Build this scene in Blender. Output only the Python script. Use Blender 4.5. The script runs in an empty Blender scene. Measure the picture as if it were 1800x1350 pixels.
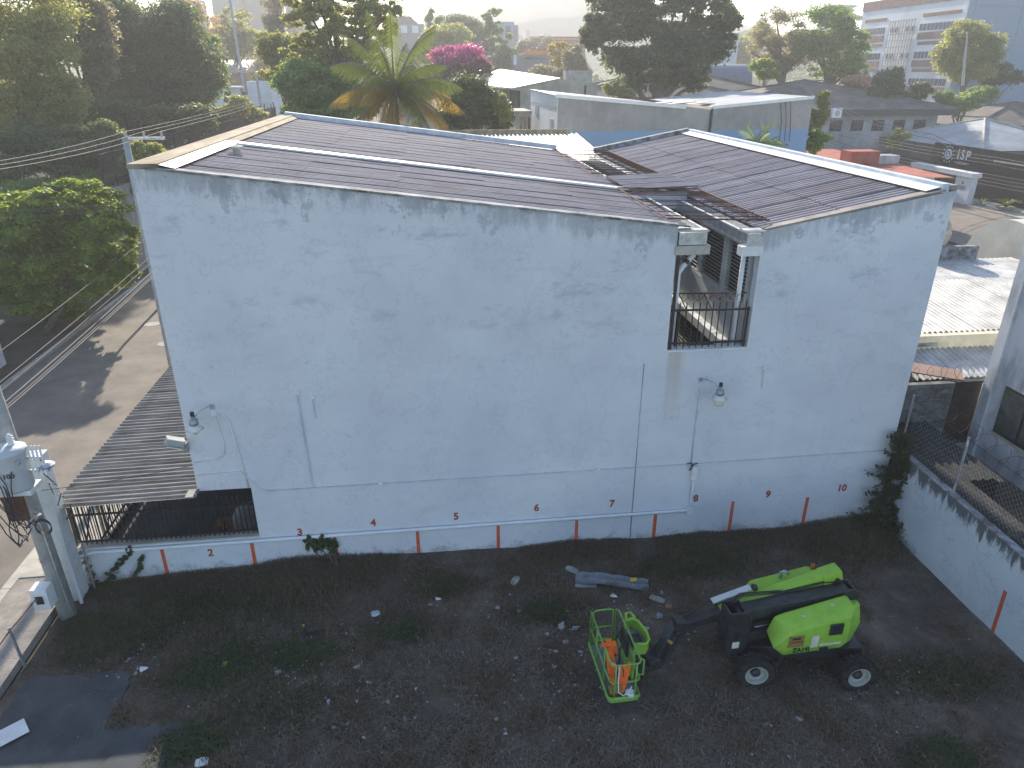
import bpy, bmesh, math, random
import numpy as np
from mathutils import Vector, Matrix
rng = np.random.default_rng(7); random.seed(7)
R = math.radians
scene = bpy.context.scene
col = scene.collection
# ------------------------------------------------------------------ camera
FPX, YH, H = 1245.0, 125.0, 12.3            # focal length in photo pixels, horizon row, camera height
PITCH = math.atan((675 - YH) / FPX); YAW = R(6.9)
fw = Vector((math.sin(YAW)*math.cos(PITCH), math.cos(YAW)*math.cos(PITCH), -math.sin(PITCH)))
rt = Vector((math.cos(YAW), -math.sin(YAW), 0)); up = rt.cross(fw)
CAM = Vector((0, 0, H))
cd = bpy.data.cameras.new('camera'); cam = bpy.data.objects.new('camera', cd); col.objects.link(cam)
cam.matrix_world = Matrix(((rt.x, up.x, -fw.x, 0), (rt.y, up.y, -fw.y, 0), (rt.z, up.z, -fw.z, H), (0, 0, 0, 1)))
cd.sensor_fit = 'HORIZONTAL'; cd.sensor_width = 36.0; cd.lens = 36.0*FPX/1800; cd.clip_end = 5000; cd.clip_start = 0.1
scene.camera = cam
# ------------------------------------------------------------------ sky, sun, exposure
AZ, EL = R(-4), R(26.5)
w = bpy.data.worlds.new('World'); scene.world = w; w.use_nodes = True
nt = w.node_tree; bg = nt.nodes['Background']
sky = nt.nodes.new('ShaderNodeTexSky'); sky.sky_type = 'NISHITA'; sky.sun_disc = False
sky.sun_elevation = EL; sky.sun_rotation = AZ; sky.altitude = 600; sky.dust_density = 0.9; sky.air_density = 1.0; sky.ozone_density = 1.3
nt.links.new(sky.outputs[0], bg.inputs[0]); bg.inputs[1].default_value = 0.125
sd = bpy.data.lights.new('sun', 'SUN'); sd.energy = 4.4; sd.angle = R(0.6); sd.color = (1, .9, .75)
sun = bpy.data.objects.new('sun', sd); col.objects.link(sun)
sun.rotation_euler = Vector((math.sin(AZ)*math.cos(EL), math.cos(AZ)*math.cos(EL), math.sin(EL))).to_track_quat('Z', 'Y').to_euler()
sun.location = (0, 60, 60)
vs = scene.view_settings; vs.view_transform = 'Standard'; vs.look = 'None'; vs.gamma = 1; vs.use_curve_mapping = False; vs.exposure = 1.15
scene.cycles.volume_bounces = 0; scene.cycles.max_bounces = 6; scene.cycles.transparent_max_bounces = 8
scene.cycles.use_denoising = True
# ------------------------------------------------------------------ photo pixel -> place
def ray(px, py): return fw + rt*((px-900)/FPX) - up*((py-675)/FPX)
def at(px, py, Y):
    d = ray(px, py); return CAM + d*(Y/d.y)
def atx(px, py, X):
    d = ray(px, py); return CAM + d*(X/d.x)
def atz(px, py, z=0):
    d = ray(px, py); return CAM + d*((z-H)/d.z)
def mpp(p): return (Vector(p)-CAM).dot(fw)/FPX      # metres in one photo pixel there
# ------------------------------------------------------------------ materials
MATS = {}
def nodes_of(name):
    m = bpy.data.materials.new(name); m.use_nodes = True; MATS[name] = m
    return m, m.node_tree, m.node_tree.nodes, m.node_tree.links, m.node_tree.nodes['Principled BSDF']
def pos(N): return N.new('ShaderNodeNewGeometry').outputs['Position']
def noise(N, L, src, scale, detail=4, rough=.6, stretch=None):
    n = N.new('ShaderNodeTexNoise'); n.inputs['Scale'].default_value = scale; n.inputs['Detail'].default_value = detail; n.inputs['Roughness'].default_value = rough
    if stretch:
        v = N.new('ShaderNodeVectorMath'); v.operation = 'MULTIPLY'; v.inputs[1].default_value = stretch
        L.new(src, v.inputs[0]); L.new(v.outputs[0], n.inputs['Vector'])
    else: L.new(src, n.inputs['Vector'])
    return n.outputs['Fac']
def ramp(N, L, fac, stops):
    r = N.new('ShaderNodeValToRGB'); e = r.color_ramp.elements
    while len(e) > 1: e.remove(e[-1])
    e[0].position = stops[0][0]; e[0].color = (*stops[0][1], 1)
    for p, c in stops[1:]:
        k = e.new(p); k.color = (*c, 1)
    L.new(fac, r.inputs[0]); return r.outputs[0]
def mix(N, L, fac, a, b):
    m = N.new('ShaderNodeMix'); m.data_type = 'RGBA'
    for s, v in ((m.inputs[0], fac), (m.inputs[6], a), (m.inputs[7], b)):
        if isinstance(v, bpy.types.NodeSocket): L.new(v, s)
        elif isinstance(v, (int, float)): s.default_value = v
        else: s.default_value = (*v, 1)
    return m.outputs[2]
def mth(N, L, op, a, b=None, c=None, clamp=False):
    m = N.new('ShaderNodeMath'); m.operation = op; m.use_clamp = clamp
    for i, v in enumerate((a, b, c)):
        if v is None: continue
        if isinstance(v, bpy.types.NodeSocket): L.new(v, m.inputs[i])
        else: m.inputs[i].default_value = v
    return m.outputs[0]
def smooth(N, L, v, a, b):
    m = N.new('ShaderNodeMapRange'); m.interpolation_type = 'SMOOTHSTEP'
    L.new(v, m.inputs[0]); m.inputs[1].default_value = a; m.inputs[2].default_value = b; m.inputs[3].default_value = 0; m.inputs[4].default_value = 1
    return m.outputs[0]
def bump(N, L, bs, h, strength=.3, dist=.02):
    b = N.new('ShaderNodeBump'); b.inputs['Strength'].default_value = strength; b.inputs['Distance'].default_value = dist
    L.new(h, b.inputs['Height']); L.new(b.outputs[0], bs.inputs['Normal'])
def mat(name, c, rough=.75, metal=0., var=.18, scale=2.5, c2=None, lo=.35, hi=.7, bmp=0, bscale=40, stretch=None, spec=.5):
    m, T, N, L, bs = nodes_of(name)
    p = pos(N); n = noise(N, L, p, scale, 5, .65, stretch)
    a = tuple(x*(1-var) for x in c); b = c2 or tuple(min(1, x*(1+var)) for x in c)
    L.new(ramp(N, L, n, [(lo, a), (hi, b)]), bs.inputs['Base Color'])
    bs.inputs['Roughness'].default_value = rough; bs.inputs['Metallic'].default_value = metal; bs.inputs['Specular IOR Level'].default_value = spec
    if bmp: bump(N, L, bs, noise(N, L, p, bscale, 3), bmp)
    return m
# ------------------------------------------------------------------ mesh helpers
def link(o, parent=None):
    col.objects.link(o)
    if parent: o.parent = parent
    return o
def tag(o, label=None, cat=None, group=None, kind=None):
    for k, v in (('label', label), ('category', cat), ('group', group), ('kind', kind)):
        if v: o[k] = v
    return o
def thing(name, label, cat, loc=(0, 0, 0), rz=0, group=None):
    o = bpy.data.objects.new(name, None); o.empty_display_size = .2; link(o); o.location = loc; o.rotation_euler = (0, 0, rz)
    return tag(o, label, cat, group)
class MB:
    def __init__(s): s.v = []; s.f = []
    def add(s, vs, fs):
        n = len(s.v); s.v += [tuple(x) for x in vs]; s.f += [tuple(i+n for i in f) for f in fs]; return s
    def box(s, a, b):
        x0, y0, z0 = a; x1, y1, z1 = b
        return s.add([(x0,y0,z0),(x1,y0,z0),(x1,y1,z0),(x0,y1,z0),(x0,y0,z1),(x1,y0,z1),(x1,y1,z1),(x0,y1,z1)],
                     [(0,3,2,1),(4,5,6,7),(0,1,5,4),(1,2,6,5),(2,3,7,6),(3,0,4,7)])
    def bar(s, p, q, wd, ht, upv=(0,0,1)):
        p = Vector(p); q = Vector(q); d = (q-p).normalized(); u = Vector(upv)
        r = d.cross(u)
        if r.length < 1e-4: r = d.cross(Vector((1,0,0)))
        r.normalize(); u = r.cross(d).normalized(); r = r*wd/2; u = u*ht/2
        return s.add([p-r-u, p+r-u, p+r+u, p-r+u, q-r-u, q+r-u, q+r+u, q-r+u],
                     [(0,1,2,3),(7,6,5,4),(0,4,5,1),(1,5,6,2),(2,6,7,3),(3,7,4,0)])
    def tube(s, pts, r, n=6, cap=True):
        pts = [Vector(p) for p in pts]; rs = r if isinstance(r, (list, tuple)) else [r]*len(pts); rings = []
        prev = None
        for i, p in enumerate(pts):
            d = (pts[min(i+1, len(pts)-1)]-pts[max(i-1, 0)]).normalized()
            a = prev if prev is not None else (Vector((0,0,1)) if abs(d.z) < .9 else Vector((1,0,0)))
            u = (a-d*a.dot(d)).normalized(); prev = u; v = d.cross(u)
            rings.append([p+(u*math.cos(t)+v*math.sin(t))*rs[i] for t in (2*math.pi*k/n for k in range(n))])
        vs = [x for rg in rings for x in rg]; fs = []
        for i in range(len(pts)-1):
            for k in range(n):
                fs.append((i*n+k, i*n+(k+1)%n, (i+1)*n+(k+1)%n, (i+1)*n+k))
        if cap: fs += [tuple(range(n-1, -1, -1)), tuple((len(pts)-1)*n+k for k in range(n))]
        return s.add(vs, fs)
    def lathe(s, c, prof, n=16, axis='z', cap=True):
        c = Vector(c); vs = []; fs = []
        for r, h in prof:
            for k in range(n):
                t = 2*math.pi*k/n; a, b = r*math.cos(t), r*math.sin(t)
                vs.append(c+Vector({'z': (a, b, h), 'y': (a, h, b), 'x': (h, a, b)}[axis]))
        m = len(prof)
        for i in range(m-1):
            for k in range(n): fs.append((i*n+k, i*n+(k+1)%n, (i+1)*n+(k+1)%n, (i+1)*n+k))
        if cap: fs += [tuple(range(n-1, -1, -1)), tuple((m-1)*n+k for k in range(n))]
        return s.add(vs, fs)
    def prism(s, poly, ext, f):                      # poly in 2D, f(u,v,w) -> 3D, ext = (w0,w1)
        n = len(poly); vs = [f(u, v, ext[0]) for u, v in poly]+[f(u, v, ext[1]) for u, v in poly]
        return s.add(vs, [tuple(range(n)), tuple(range(2*n-1, n-1, -1))]+[(i, (i+1)%n, n+(i+1)%n, n+i) for i in range(n)])
    def mesh(s, name, m, fix=True, bev=0):
        me = bpy.data.meshes.new(name); me.from_pydata(s.v, [], s.f)
        if fix or bev:
            bm = bmesh.new(); bm.from_mesh(me)
            bmesh.ops.recalc_face_normals(bm, faces=bm.faces)
            if bev: bmesh.ops.bevel(bm, geom=[e for e in bm.edges if e.calc_face_angle(0) > .5], offset=bev, segments=2, profile=.6, affect='EDGES', clamp_overlap=True)
            bm.to_mesh(me); bm.free()
        me.materials.append(MATS[m] if isinstance(m, str) else m); return me
    def build(s, name, m, parent=None, local=False, smooth=False, fix=True, bev=0):
        if parent is not None and not local:
            l = parent.matrix_world.translation if parent.parent else parent.location
            if parent.parent: l = Vector(parent.parent.location)+Vector(parent.location)
            s.v = [(x-l[0], y-l[1], z-l[2]) for x, y, z in s.v]
        me = s.mesh(name, m, fix, bev)
        if smooth: me.shade_smooth()
        return link(bpy.data.objects.new(name, me), parent)
def put(name, me, parent=None, loc=(0,0,0), rot=(0,0,0), sc=(1,1,1)):
    o = bpy.data.objects.new(name, me); link(o, parent); o.location = loc; o.rotation_euler = rot; o.scale = sc; return o
def XZ(Y0, Y1): return (Y0, Y1), (lambda u, v, w_: (u, w_, v))
def quads(name, V, m, rnd=None, tri=False):
    k = 3 if tri else 4
    me = bpy.data.meshes.new(name); n = len(V)//k
    me.vertices.add(n*k); me.vertices.foreach_set('co', np.ascontiguousarray(V, dtype=np.float32).ravel())
    me.loops.add(n*k); me.loops.foreach_set('vertex_index', np.arange(n*k, dtype=np.int32))
    me.polygons.add(n); me.polygons.foreach_set('loop_start', np.arange(0, n*k, k, dtype=np.int32))
    if rnd is not None:
        a = me.attributes.new('rnd', 'FLOAT', 'FACE'); a.data.foreach_set('value', rnd.astype(np.float32))
    me.update(calc_edges=True); me.materials.append(MATS[m]); return me
def text_mesh(body, size, m, bold=.0, name='lettering', sp=1.0):
    cu = bpy.data.curves.new(name, 'FONT'); cu.body = body; cu.size = size; cu.offset = bold*size; cu.extrude = .003; cu.align_x = 'CENTER'; cu.align_y = 'CENTER'; cu.resolution_u = 3; cu.space_character = sp
    o = bpy.data.objects.new(name, cu); col.objects.link(o)
    dg = bpy.context.evaluated_depsgraph_get(); me = bpy.data.meshes.new_from_object(o.evaluated_get(dg))
    bpy.data.objects.remove(o); bpy.data.curves.remove(cu); me.materials.clear(); me.materials.append(MATS[m]); me.name = name; return me
def wire(name, label, pts, r, m='cable', sag=0, cat='cable', group=None, n=14):
    P = []
    for a, b in zip(pts[:-1], pts[1:]):
        a = Vector(a); b = Vector(b)
        for i in range(n): 
            t = i/n; q = a.lerp(b, t); q.z -= 4*sag*t*(1-t); P.append(q)
    P.append(Vector(pts[-1]))
    return tag(MB().tube(P, r, 5).build(name, m, fix=False), label, cat, group)
# ------------------------------------------------------------------ material library
mat('cable', (.03, .03, .035), .6); mat('cable_pale', (.17, .155, .15), .7); mat('steel', (.35, .37, .38), .45, .6)
mat('galv', (.5, .52, .54), .4, .7, var=.25, scale=6); mat('white_metal', (.66, .67, .67), .4, .1, var=.1); mat('black_iron', (.018, .018, .02), .5)
mat('rust', (.085, .04, .03), .9, c2=(.17, .08, .05), scale=9); mat('white_paint', (.75, .76, .76), .7, c2=(.82, .82, .8)); mat('pvc', (.72, .74, .76), .5, var=.08)
mat('orange_paint', (.62, .09, .03), .7, c2=(.7, .15, .06), scale=12); mat('red_paint', (.33, .04, .025), .75, c2=(.5, .1, .06), scale=14)
mat('concrete', (.3, .29, .27), .9, c2=(.42, .4, .37), scale=1.6, bmp=.3); mat('concrete_pale', (.4, .38, .34), .9, c2=(.54, .5, .43), scale=2, bmp=.2)
mat('dark_slab', (.045, .05, .055), .9, c2=(.1, .105, .11), scale=1.1, bmp=.3, lo=.3, hi=.75)
mat('asphalt', (.165, .146, .126), .92, c2=(.25, .214, .175), scale=.7, bmp=.35, bscale=60, lo=.3, hi=.75)
mat('sidewalk', (.22, .2, .18), .9, c2=(.36, .32, .28), scale=1.8, bmp=.3)
mat('glass_dark', (.02, .025, .03), .12, spec=.8); mat('glass_window', (.05, .065, .065), .2, c2=(.09, .11, .11), scale=3, spec=.6); mat('glass_blue', (.05, .07, .11), .15, spec=.8)
mat('fibre_brown', (.17, .155, .14), .85, c2=(.36, .33, .29), scale=2.2, stretch=(.5, 3, 1), bmp=.25)
mat('fibre_black', (.014, .015, .016), .95, c2=(.05, .05, .05), scale=4, stretch=(3, .7, 1), bmp=.3)  # fibre_black: black soiling, taken darker to stand in for shade on the lean-to
mat('coping_yellow', (.2, .15, .08), .9, c2=(.38, .32, .22), scale=1.2, stretch=(2, .5, 1)); mat('flashing', (.46, .47, .47), .6, .1, var=.2)
mat('parapet_blue', (.48, .56, .66), .8, c2=(.66, .7, .74), scale=2); mat('parapet_dark', (.08, .085, .09), .9, c2=(.38, .4, .42), scale=3)
mat('wall_inner', (.52, .55, .57), .85, c2=(.68, .7, .7), scale=1); mat('louvre', (.33, .36, .36), .5, var=.2)
mat('cream_sheet', (.62, .58, .47), .55, .1, c2=(.78, .75, .65), scale=.8); mat('scrap', (.16, .18, .2), .6, .2, c2=(.26, .28, .3), scale=5); mat('white_sheet', (.42, .42, .41), .5, .15, c2=(.66, .65, .61), scale=1.2)
mat('zinc_sheet', (.34, .36, .37), .5, .3, c2=(.5, .52, .53), scale=1.5)
mat('tan_wall', (.36, .33, .26), .9, c2=(.52, .48, .39), scale=.8, bmp=.2); mat('cream_wall', (.62, .57, .43), .85, c2=(.7, .66, .52))
mat('hip_brown', (.11, .1, .09), .9, c2=(.2, .18, .16), scale=.5); mat('hip_white', (.28, .3, .32), .7, c2=(.44, .46, .48), scale=.35); mat('fascia_dark', (.045, .05, .05), .7)
mat('isp_black', (.016, .018, .02), .9, spec=.15, var=.3, scale=1, stretch=(1, 4, .3)); mat('red_roof', (.33, .075, .05), .85, c2=(.48, .14, .09), scale=.6)
mat('tower_white', (.66, .71, .76), .8, c2=(.76, .79, .82), scale=.15); mat('tower_blue', (.26, .34, .44), .8, var=.06); mat('tower_brown', (.25, .16, .13), .85, var=.2, scale=.8)
mat('far_grey', (.2, .2, .22), .9, var=.1, scale=.1); mat('far_brown', (.2, .15, .12), .9); mat('far_blue', (.12, .25, .45), .8); mat('awning_orange', (.8, .22, .03), .7); mat('vault_blue', (.09, .13, .2), .5)
mat('bark', (.1, .08, .065), .95, c2=(.2, .17, .14), scale=8, bmp=.4); mat('bark_palm', (.2, .17, .13), .95)
pass; mat('lime_rail', (.2, .4, .06), .5, c2=(.24, .46, .09), scale=8)
mat('lift_dark', (.022, .025, .03), .42, var=.3, scale=6, c2=(.045, .048, .052)); mat('tyre', (.016, .016, .017), .95, bmp=.3, c2=(.06, .052, .045), scale=9, lo=.4, hi=.75); mat('rim', (.4, .41, .37), .5, var=.15, scale=8)
mat('grey_deck', (.16, .17, .17), .8, c2=(.3, .3, .3), scale=14); mat('orange_cloth', (.85, .16, .02), .8, var=.2, scale=14); mat('sticker', (.7, .66, .56), .5); mat('sticker_tan', (.32, .2, .06), .6); mat('amber', (.5, .14, .02), .3)
mat('yellow_rag', (.6, .42, .03), .8); mat('blue_navy', (.02, .03, .08), .8); mat('rubble', (.24, .245, .25), .9, c2=(.44, .445, .45), scale=3); mat('brick_red', (.3, .12, .07), .9, c2=(.4, .2, .13), scale=8)
mat('block', (.1, .105, .105), .95, c2=(.24, .24, .23), scale=2.6, bmp=.4, stretch=(.8, 1, 3)); mat('mortar', (.14, .14, .14), .95); mat('brown_gate', (.035, .024, .024), .75, c2=(.07, .04, .035), scale=3)
mat('house_wall', (.34, .37, .4), .9, c2=(.66, .68, .7), scale=1.1, stretch=(1, 1, .45), bmp=.25, lo=.35, hi=.6)
mat('transformer', (.5, .54, .57), .5, var=.06); mat('pole_concrete', (.36, .37, .37), .9, c2=(.46, .47, .46), scale=2.5, bmp=.2); mat('tank_rust', (.62, .55, .45), .6, c2=(.3, .12, .05), scale=1.6, lo=.5, hi=.75)
mat('vault_cream', (.56, .54, .48), .55, c2=(.72, .69, .6), scale=.5); mat('dirt_bank', (.06, .05, .035), .95, c2=(.1, .085, .055), scale=1, bmp=.4)
mat('far_ground', (.05, .055, .03), .95, c2=(.09, .085, .06), scale=.05); mat('hill', (.05, .07, .05), .95, scale=.01)
mat('peach', (.55, .45, .36), .85); mat('tarp', (.3, .34, .42), .6); mat('trunk_white', (.55, .54, .5), .9)
m, T, N, L, bs = nodes_of('lime'); p = pos(N); sx = N.new('ShaderNodeSeparateXYZ'); L.new(p, sx.inputs[0])
c = ramp(N, L, noise(N, L, p, 2.2, 4), [(.3, (.26, .5, .035)), (.7, (.33, .58, .06))])
dz_ = mth(N, L, 'SUBTRACT', 1., smooth(N, L, sx.outputs[2], .8, 1.5))
c = mix(N, L, mth(N, L, 'MULTIPLY', smooth(N, L, mth(N, L, 'MULTIPLY_ADD', dz_, .12, noise(N, L, p, 6, 7, .75)), .5, .72), .42), c, (.2, .2, .1))
c = mix(N, L, mth(N, L, 'MULTIPLY', smooth(N, L, noise(N, L, p, 28, 4, .7, (1, 1, .4)), .66, .74), .5), c, (.14, .2, .06))
L.new(c, bs.inputs['Base Color']); L.new(ramp(N, L, noise(N, L, p, 5, 5), [(.3, (.35,)*3), (.7, (.7,)*3)]), bs.inputs['Roughness'])
def leafmat(name, dark, light, trans=.52, rough=.55):
    m, T, N, L, bs = nodes_of(name)
    a = N.new('ShaderNodeAttribute'); a.attribute_name = 'rnd'
    c = ramp(N, L, a.outputs['Fac'], [(0, dark), (1, light)])
    L.new(c, bs.inputs['Base Color']); bs.inputs['Roughness'].default_value = rough
    t = N.new('ShaderNodeBsdfTranslucent'); c2 = mix(N, L, .6, c, tuple(min(1, x*1.7) for x in (light[0]*1.15, light[1], light[2]*.5)))
    L.new(c2, t.inputs[0]); ms = N.new('ShaderNodeMixShader'); ms.inputs[0].default_value = trans
    L.new(bs.outputs[0], ms.inputs[1]); L.new(t.outputs[0], ms.inputs[2]); L.new(ms.outputs[0], N['Material Output'].inputs['Surface'])
leafmat('leaf_bright', (.05, .1, .018), (.3, .42, .06), .5); leafmat('leaf_mid', (0.0728, 0.146, 0.0524), (0.218, 0.335, 0.102)); leafmat('leaf_dark', (0.049, 0.084, 0.042), (0.14, 0.196, 0.084), .45)
leafmat('leaf_olive', (0.131, 0.175, 0.0582), (0.35, 0.378, 0.131), .5); leafmat('leaf_grey', (0.126, 0.133, 0.084), (0.308, 0.294, 0.21), .45); leafmat('leaf_plum', (0.07, 0.084, 0.049), (0.21, 0.196, 0.126), .45)
leafmat('leaf_yellow', (0.5, 0.32, 0.03), (0.75, 0.5, 0.06), .3); leafmat('leaf_magenta', (0.45, 0.05, 0.28), (0.7, 0.14, 0.45), .4); leafmat('leaf_russet', (0.407, 0.204, 0.146), (0.8, 0.496, 0.35), .3); leafmat('leaf_palm', (0.0375, 0.0813, 0.0187), (0.15, 0.2, 0.0375), .4)
leafmat('leaf_palm_old', (0.103, 0.103, 0.023), (0.345, 0.23, 0.0345), .55); leafmat('straw', (.065, .048, .034), (.25, .19, .13), .2, .9); leafmat('weed', (.038, .052, .024), (.11, .13, .055), .3, .8)
leafmat('leaf_creeper', (.025, .045, .022), (.07, .105, .045), .35)
leafmat('straw_pale', (.09, .072, .054), (.33, .275, .21), .2, .9)
# white plaster of the long wall: flaking near the coping, mildew, rust under the sill, dirt at the foot
def plaster(name, base, base2, slopeL=True):
    m, T, N, L, bs = nodes_of(name); p = pos(N); s = N.new('ShaderNodeSeparateXYZ'); L.new(p, s.inputs[0]); x, z = s.outputs[0], s.outputs[2]
    c = ramp(N, L, noise(N, L, p, .5, 6, .6), [(.3, base), (.7, base2)])
    c = mix(N, L, mth(N, L, 'MULTIPLY', smooth(N, L, noise(N, L, p, 1.6, 6, .7, (.5, .5, 2.2)), .5, .75), .3), c, (.47, .51, .56))
    c = mix(N, L, mth(N, L, 'MULTIPLY', smooth(N, L, noise(N, L, p, .33, 4, .6), .5, .62), .28), c, (.74, .755, .77))
    c = mix(N, L, mth(N, L, 'MULTIPLY', smooth(N, L, noise(N, L, p, 1.1, 6, .7, (3.2, 1, .16)), .55, .8), .16), c, (.43, .46, .5))
    if slopeL:
        tl = mth(N, L, 'MULTIPLY_ADD', x, -.1256, 9.70); tr = mth(N, L, 'MULTIPLY_ADD', x, .187, 7.28)
        top = mth(N, L, 'SUBTRACT', mth(N, L, 'MAXIMUM', tl, tr), z)         # metres below the coping
        near = mth(N, L, 'SUBTRACT', 1., smooth(N, L, top, 0., 1.5))
        fl = noise(N, L, p, 1.1, 8, .72)
        flake = mth(N, L, 'GREATER_THAN', mth(N, L, 'MULTIPLY_ADD', near, .16, fl), .70)
        c = mix(N, L, mth(N, L, 'MULTIPLY', flake, .6), c, (.36, .385, .42))
        spk = mth(N, L, 'GREATER_THAN', mth(N, L, 'MULTIPLY_ADD', near, .10, noise(N, L, p, 5.5, 5, .75)), .75)
        c = mix(N, L, mth(N, L, 'MULTIPLY', spk, .7), c, (.2, .22, .24))
        edge = mth(N, L, 'SUBTRACT', 1., smooth(N, L, top, .0, .8))
        drip = smooth(N, L, mth(N, L, 'MULTIPLY', mth(N, L, 'MULTIPLY_ADD', edge, .3, noise(N, L, p, 2.2, 6, .75, (2.0, 1, .4))), mth(N, L, 'MULTIPLY_ADD', noise(N, L, p, .45, 4, .6), .9, .5)), .56, .8)
        c = mix(N, L, mth(N, L, 'MULTIPLY', mth(N, L, 'MULTIPLY', drip, smooth(N, L, edge, .0, .5)), .5), c, (.2, .21, .225))
        smear = mth(N, L, 'MULTIPLY', smooth(N, L, noise(N, L, p, .9, 8, .72, (.8, 1, 1.9)), .52, .7), mth(N, L, 'SUBTRACT', 1., smooth(N, L, top, 1.2, 5)))
        c = mix(N, L, mth(N, L, 'MULTIPLY', smear, .62), c, (.34, .37, .41))
        # rust runs below the balcony sill
        rx = mth(N, L, 'MULTIPLY', mth(N, L, 'MULTIPLY', smooth(N, L, x, 5.9, 6.0), mth(N, L, 'SUBTRACT', 1., smooth(N, L, x, 6.2, 6.5))), mth(N, L, 'MULTIPLY', smooth(N, L, z, 3.2, 5.8), mth(N, L, 'LESS_THAN', z, 5.83)))
        c = mix(N, L, mth(N, L, 'MULTIPLY', mth(N, L, 'MULTIPLY', rx, noise(N, L, p, 3, 4, .7, (7, 1, .15))), .75), c, (.42, .3, .17))
    c = mix(N, L, mth(N, L, 'MULTIPLY', mth(N, L, 'LESS_THAN', mth(N, L, 'ABSOLUTE', mth(N, L, 'SUBTRACT', noise(N, L, p, .55, 7, .72), .5)), .0035), .35), c, (.3, .32, .35))
    foot = mth(N, L, 'SUBTRACT', 1., smooth(N, L, z, .0, .7))
    c = mix(N, L, mth(N, L, 'MULTIPLY', smooth(N, L, mth(N, L, 'MULTIPLY_ADD', foot, .3, noise(N, L, p, 2.4, 6, .7)), .62, .85), .6), c, (.2, .2, .2))
    L.new(c, bs.inputs['Base Color']); bs.inputs['Roughness'].default_value = .85
    bump(N, L, bs, noise(N, L, p, 9, 5), .18, .03)
plaster('plaster', (.59, .597, .64), (.70, .702, .73)); plaster('plaster_low', (.58, .62, .66), (.67, .69, .71), False)
m, T, N, L, bs = nodes_of('fibre_cement'); p = pos(N)
c = ramp(N, L, noise(N, L, p, 1.1, 6, .68, (.5, 1.6, 1)), [(.3, (.2, .17, .18)), (.5, (.3, .265, .275)), (.72, (.44, .4, .415))])
c = mix(N, L, mth(N, L, 'MULTIPLY', smooth(N, L, noise(N, L, p, 3.2, 6, .75, (.35, 1.5, 1)), .55, .72), .35), c, (.13, .1, .105))
c = mix(N, L, mth(N, L, 'MULTIPLY', smooth(N, L, noise(N, L, p, 9, 4, .75), .64, .74), .65), c, (.5, .48, .48))
c = mix(N, L, mth(N, L, 'MULTIPLY', smooth(N, L, noise(N, L, p, .35, 4, .6), .52, .66), .3), c, (.27, .2, .17))
L.new(c, bs.inputs['Base Color']); bs.inputs['Roughness'].default_value = .88; bump(N, L, bs, noise(N, L, p, 30, 3), .2)
# yard wall with black runs below its coping (top about z 2.4)
m, T, N, L, bs = nodes_of('yard_wall'); p = pos(N); s = N.new('ShaderNodeSeparateXYZ'); L.new(p, s.inputs[0]); z = s.outputs[2]
c = ramp(N, L, noise(N, L, p, .8, 6), [(.3, (.52, .57, .62)), (.7, (.64, .67, .69))])
run = smooth(N, L, mth(N, L, 'MULTIPLY_ADD', smooth(N, L, z, 1.35, 2.45), .42, noise(N, L, p, 3, 6, .75, (1, 1.3, .25))), .72, .86)
c = mix(N, L, mth(N, L, 'MULTIPLY', run, .88), c, (.05, .055, .06)); crack = mth(N, L, 'LESS_THAN', mth(N, L, 'ABSOLUTE', mth(N, L, 'SUBTRACT', noise(N, L, p, .9, 6, .7), .5)), .004)
c = mix(N, L, mth(N, L, 'MULTIPLY', crack, .5), c, (.2, .22, .24)); L.new(c, bs.inputs['Base Color']); bs.inputs['Roughness'].default_value = .9; bump(N, L, bs, noise(N, L, p, 7, 5), .2, .03)
# bare render of the big neighbour: grey above, a blue painted band below
m, T, N, L, bs = nodes_of('grey_render'); p = pos(N); s = N.new('ShaderNodeSeparateXYZ'); L.new(p, s.inputs[0])
c = ramp(N, L, noise(N, L, p, .45, 7, .68), [(.3, (.21, .205, .2)), (.7, (.36, .345, .33))])
c = mix(N, L, mth(N, L, 'MULTIPLY', smooth(N, L, noise(N, L, p, 1.4, 6, .7, (1.6, 1, .3)), .5, .75), .5), c, (.42, .41, .39))
c = mix(N, L, mth(N, L, 'LESS_THAN', mth(N, L, 'ADD', s.outputs[2], mth(N, L, 'MULTIPLY', noise(N, L, p, .8, 3), .25)), 8.85), c, (.2, .32, .48)); L.new(c, bs.inputs['Base Color']); bs.inputs['Roughness'].default_value = .9
# bare earth of the yard, patched with dry and green growth
m, T, N, L, bs = nodes_of('yard_soil'); p = pos(N)
c = ramp(N, L, noise(N, L, p, .55, 7, .66), [(.32, (.05, .038, .032)), (.5, (.115, .09, .073)), (.68, (.24, .198, .155))])
c = mix(N, L, mth(N, L, 'MULTIPLY', smooth(N, L, noise(N, L, p, .38, 5, .6), .52, .64), .55), c, (.04, .052, .03))
c = mix(N, L, mth(N, L, 'MULTIPLY', smooth(N, L, noise(N, L, p, 4.5, 6, .8), .5, .68), .6), c, (.2, .165, .125))
c = mix(N, L, mth(N, L, 'MULTIPLY', smooth(N, L, noise(N, L, p, 17, 4, .7), .64, .74), .6), c, (.28, .27, .26))
L.new(c, bs.inputs['Base Color']); bs.inputs['Roughness'].default_value = .95; bump(N, L, bs, noise(N, L, p, 14, 6, .75), .7, .06)
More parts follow.
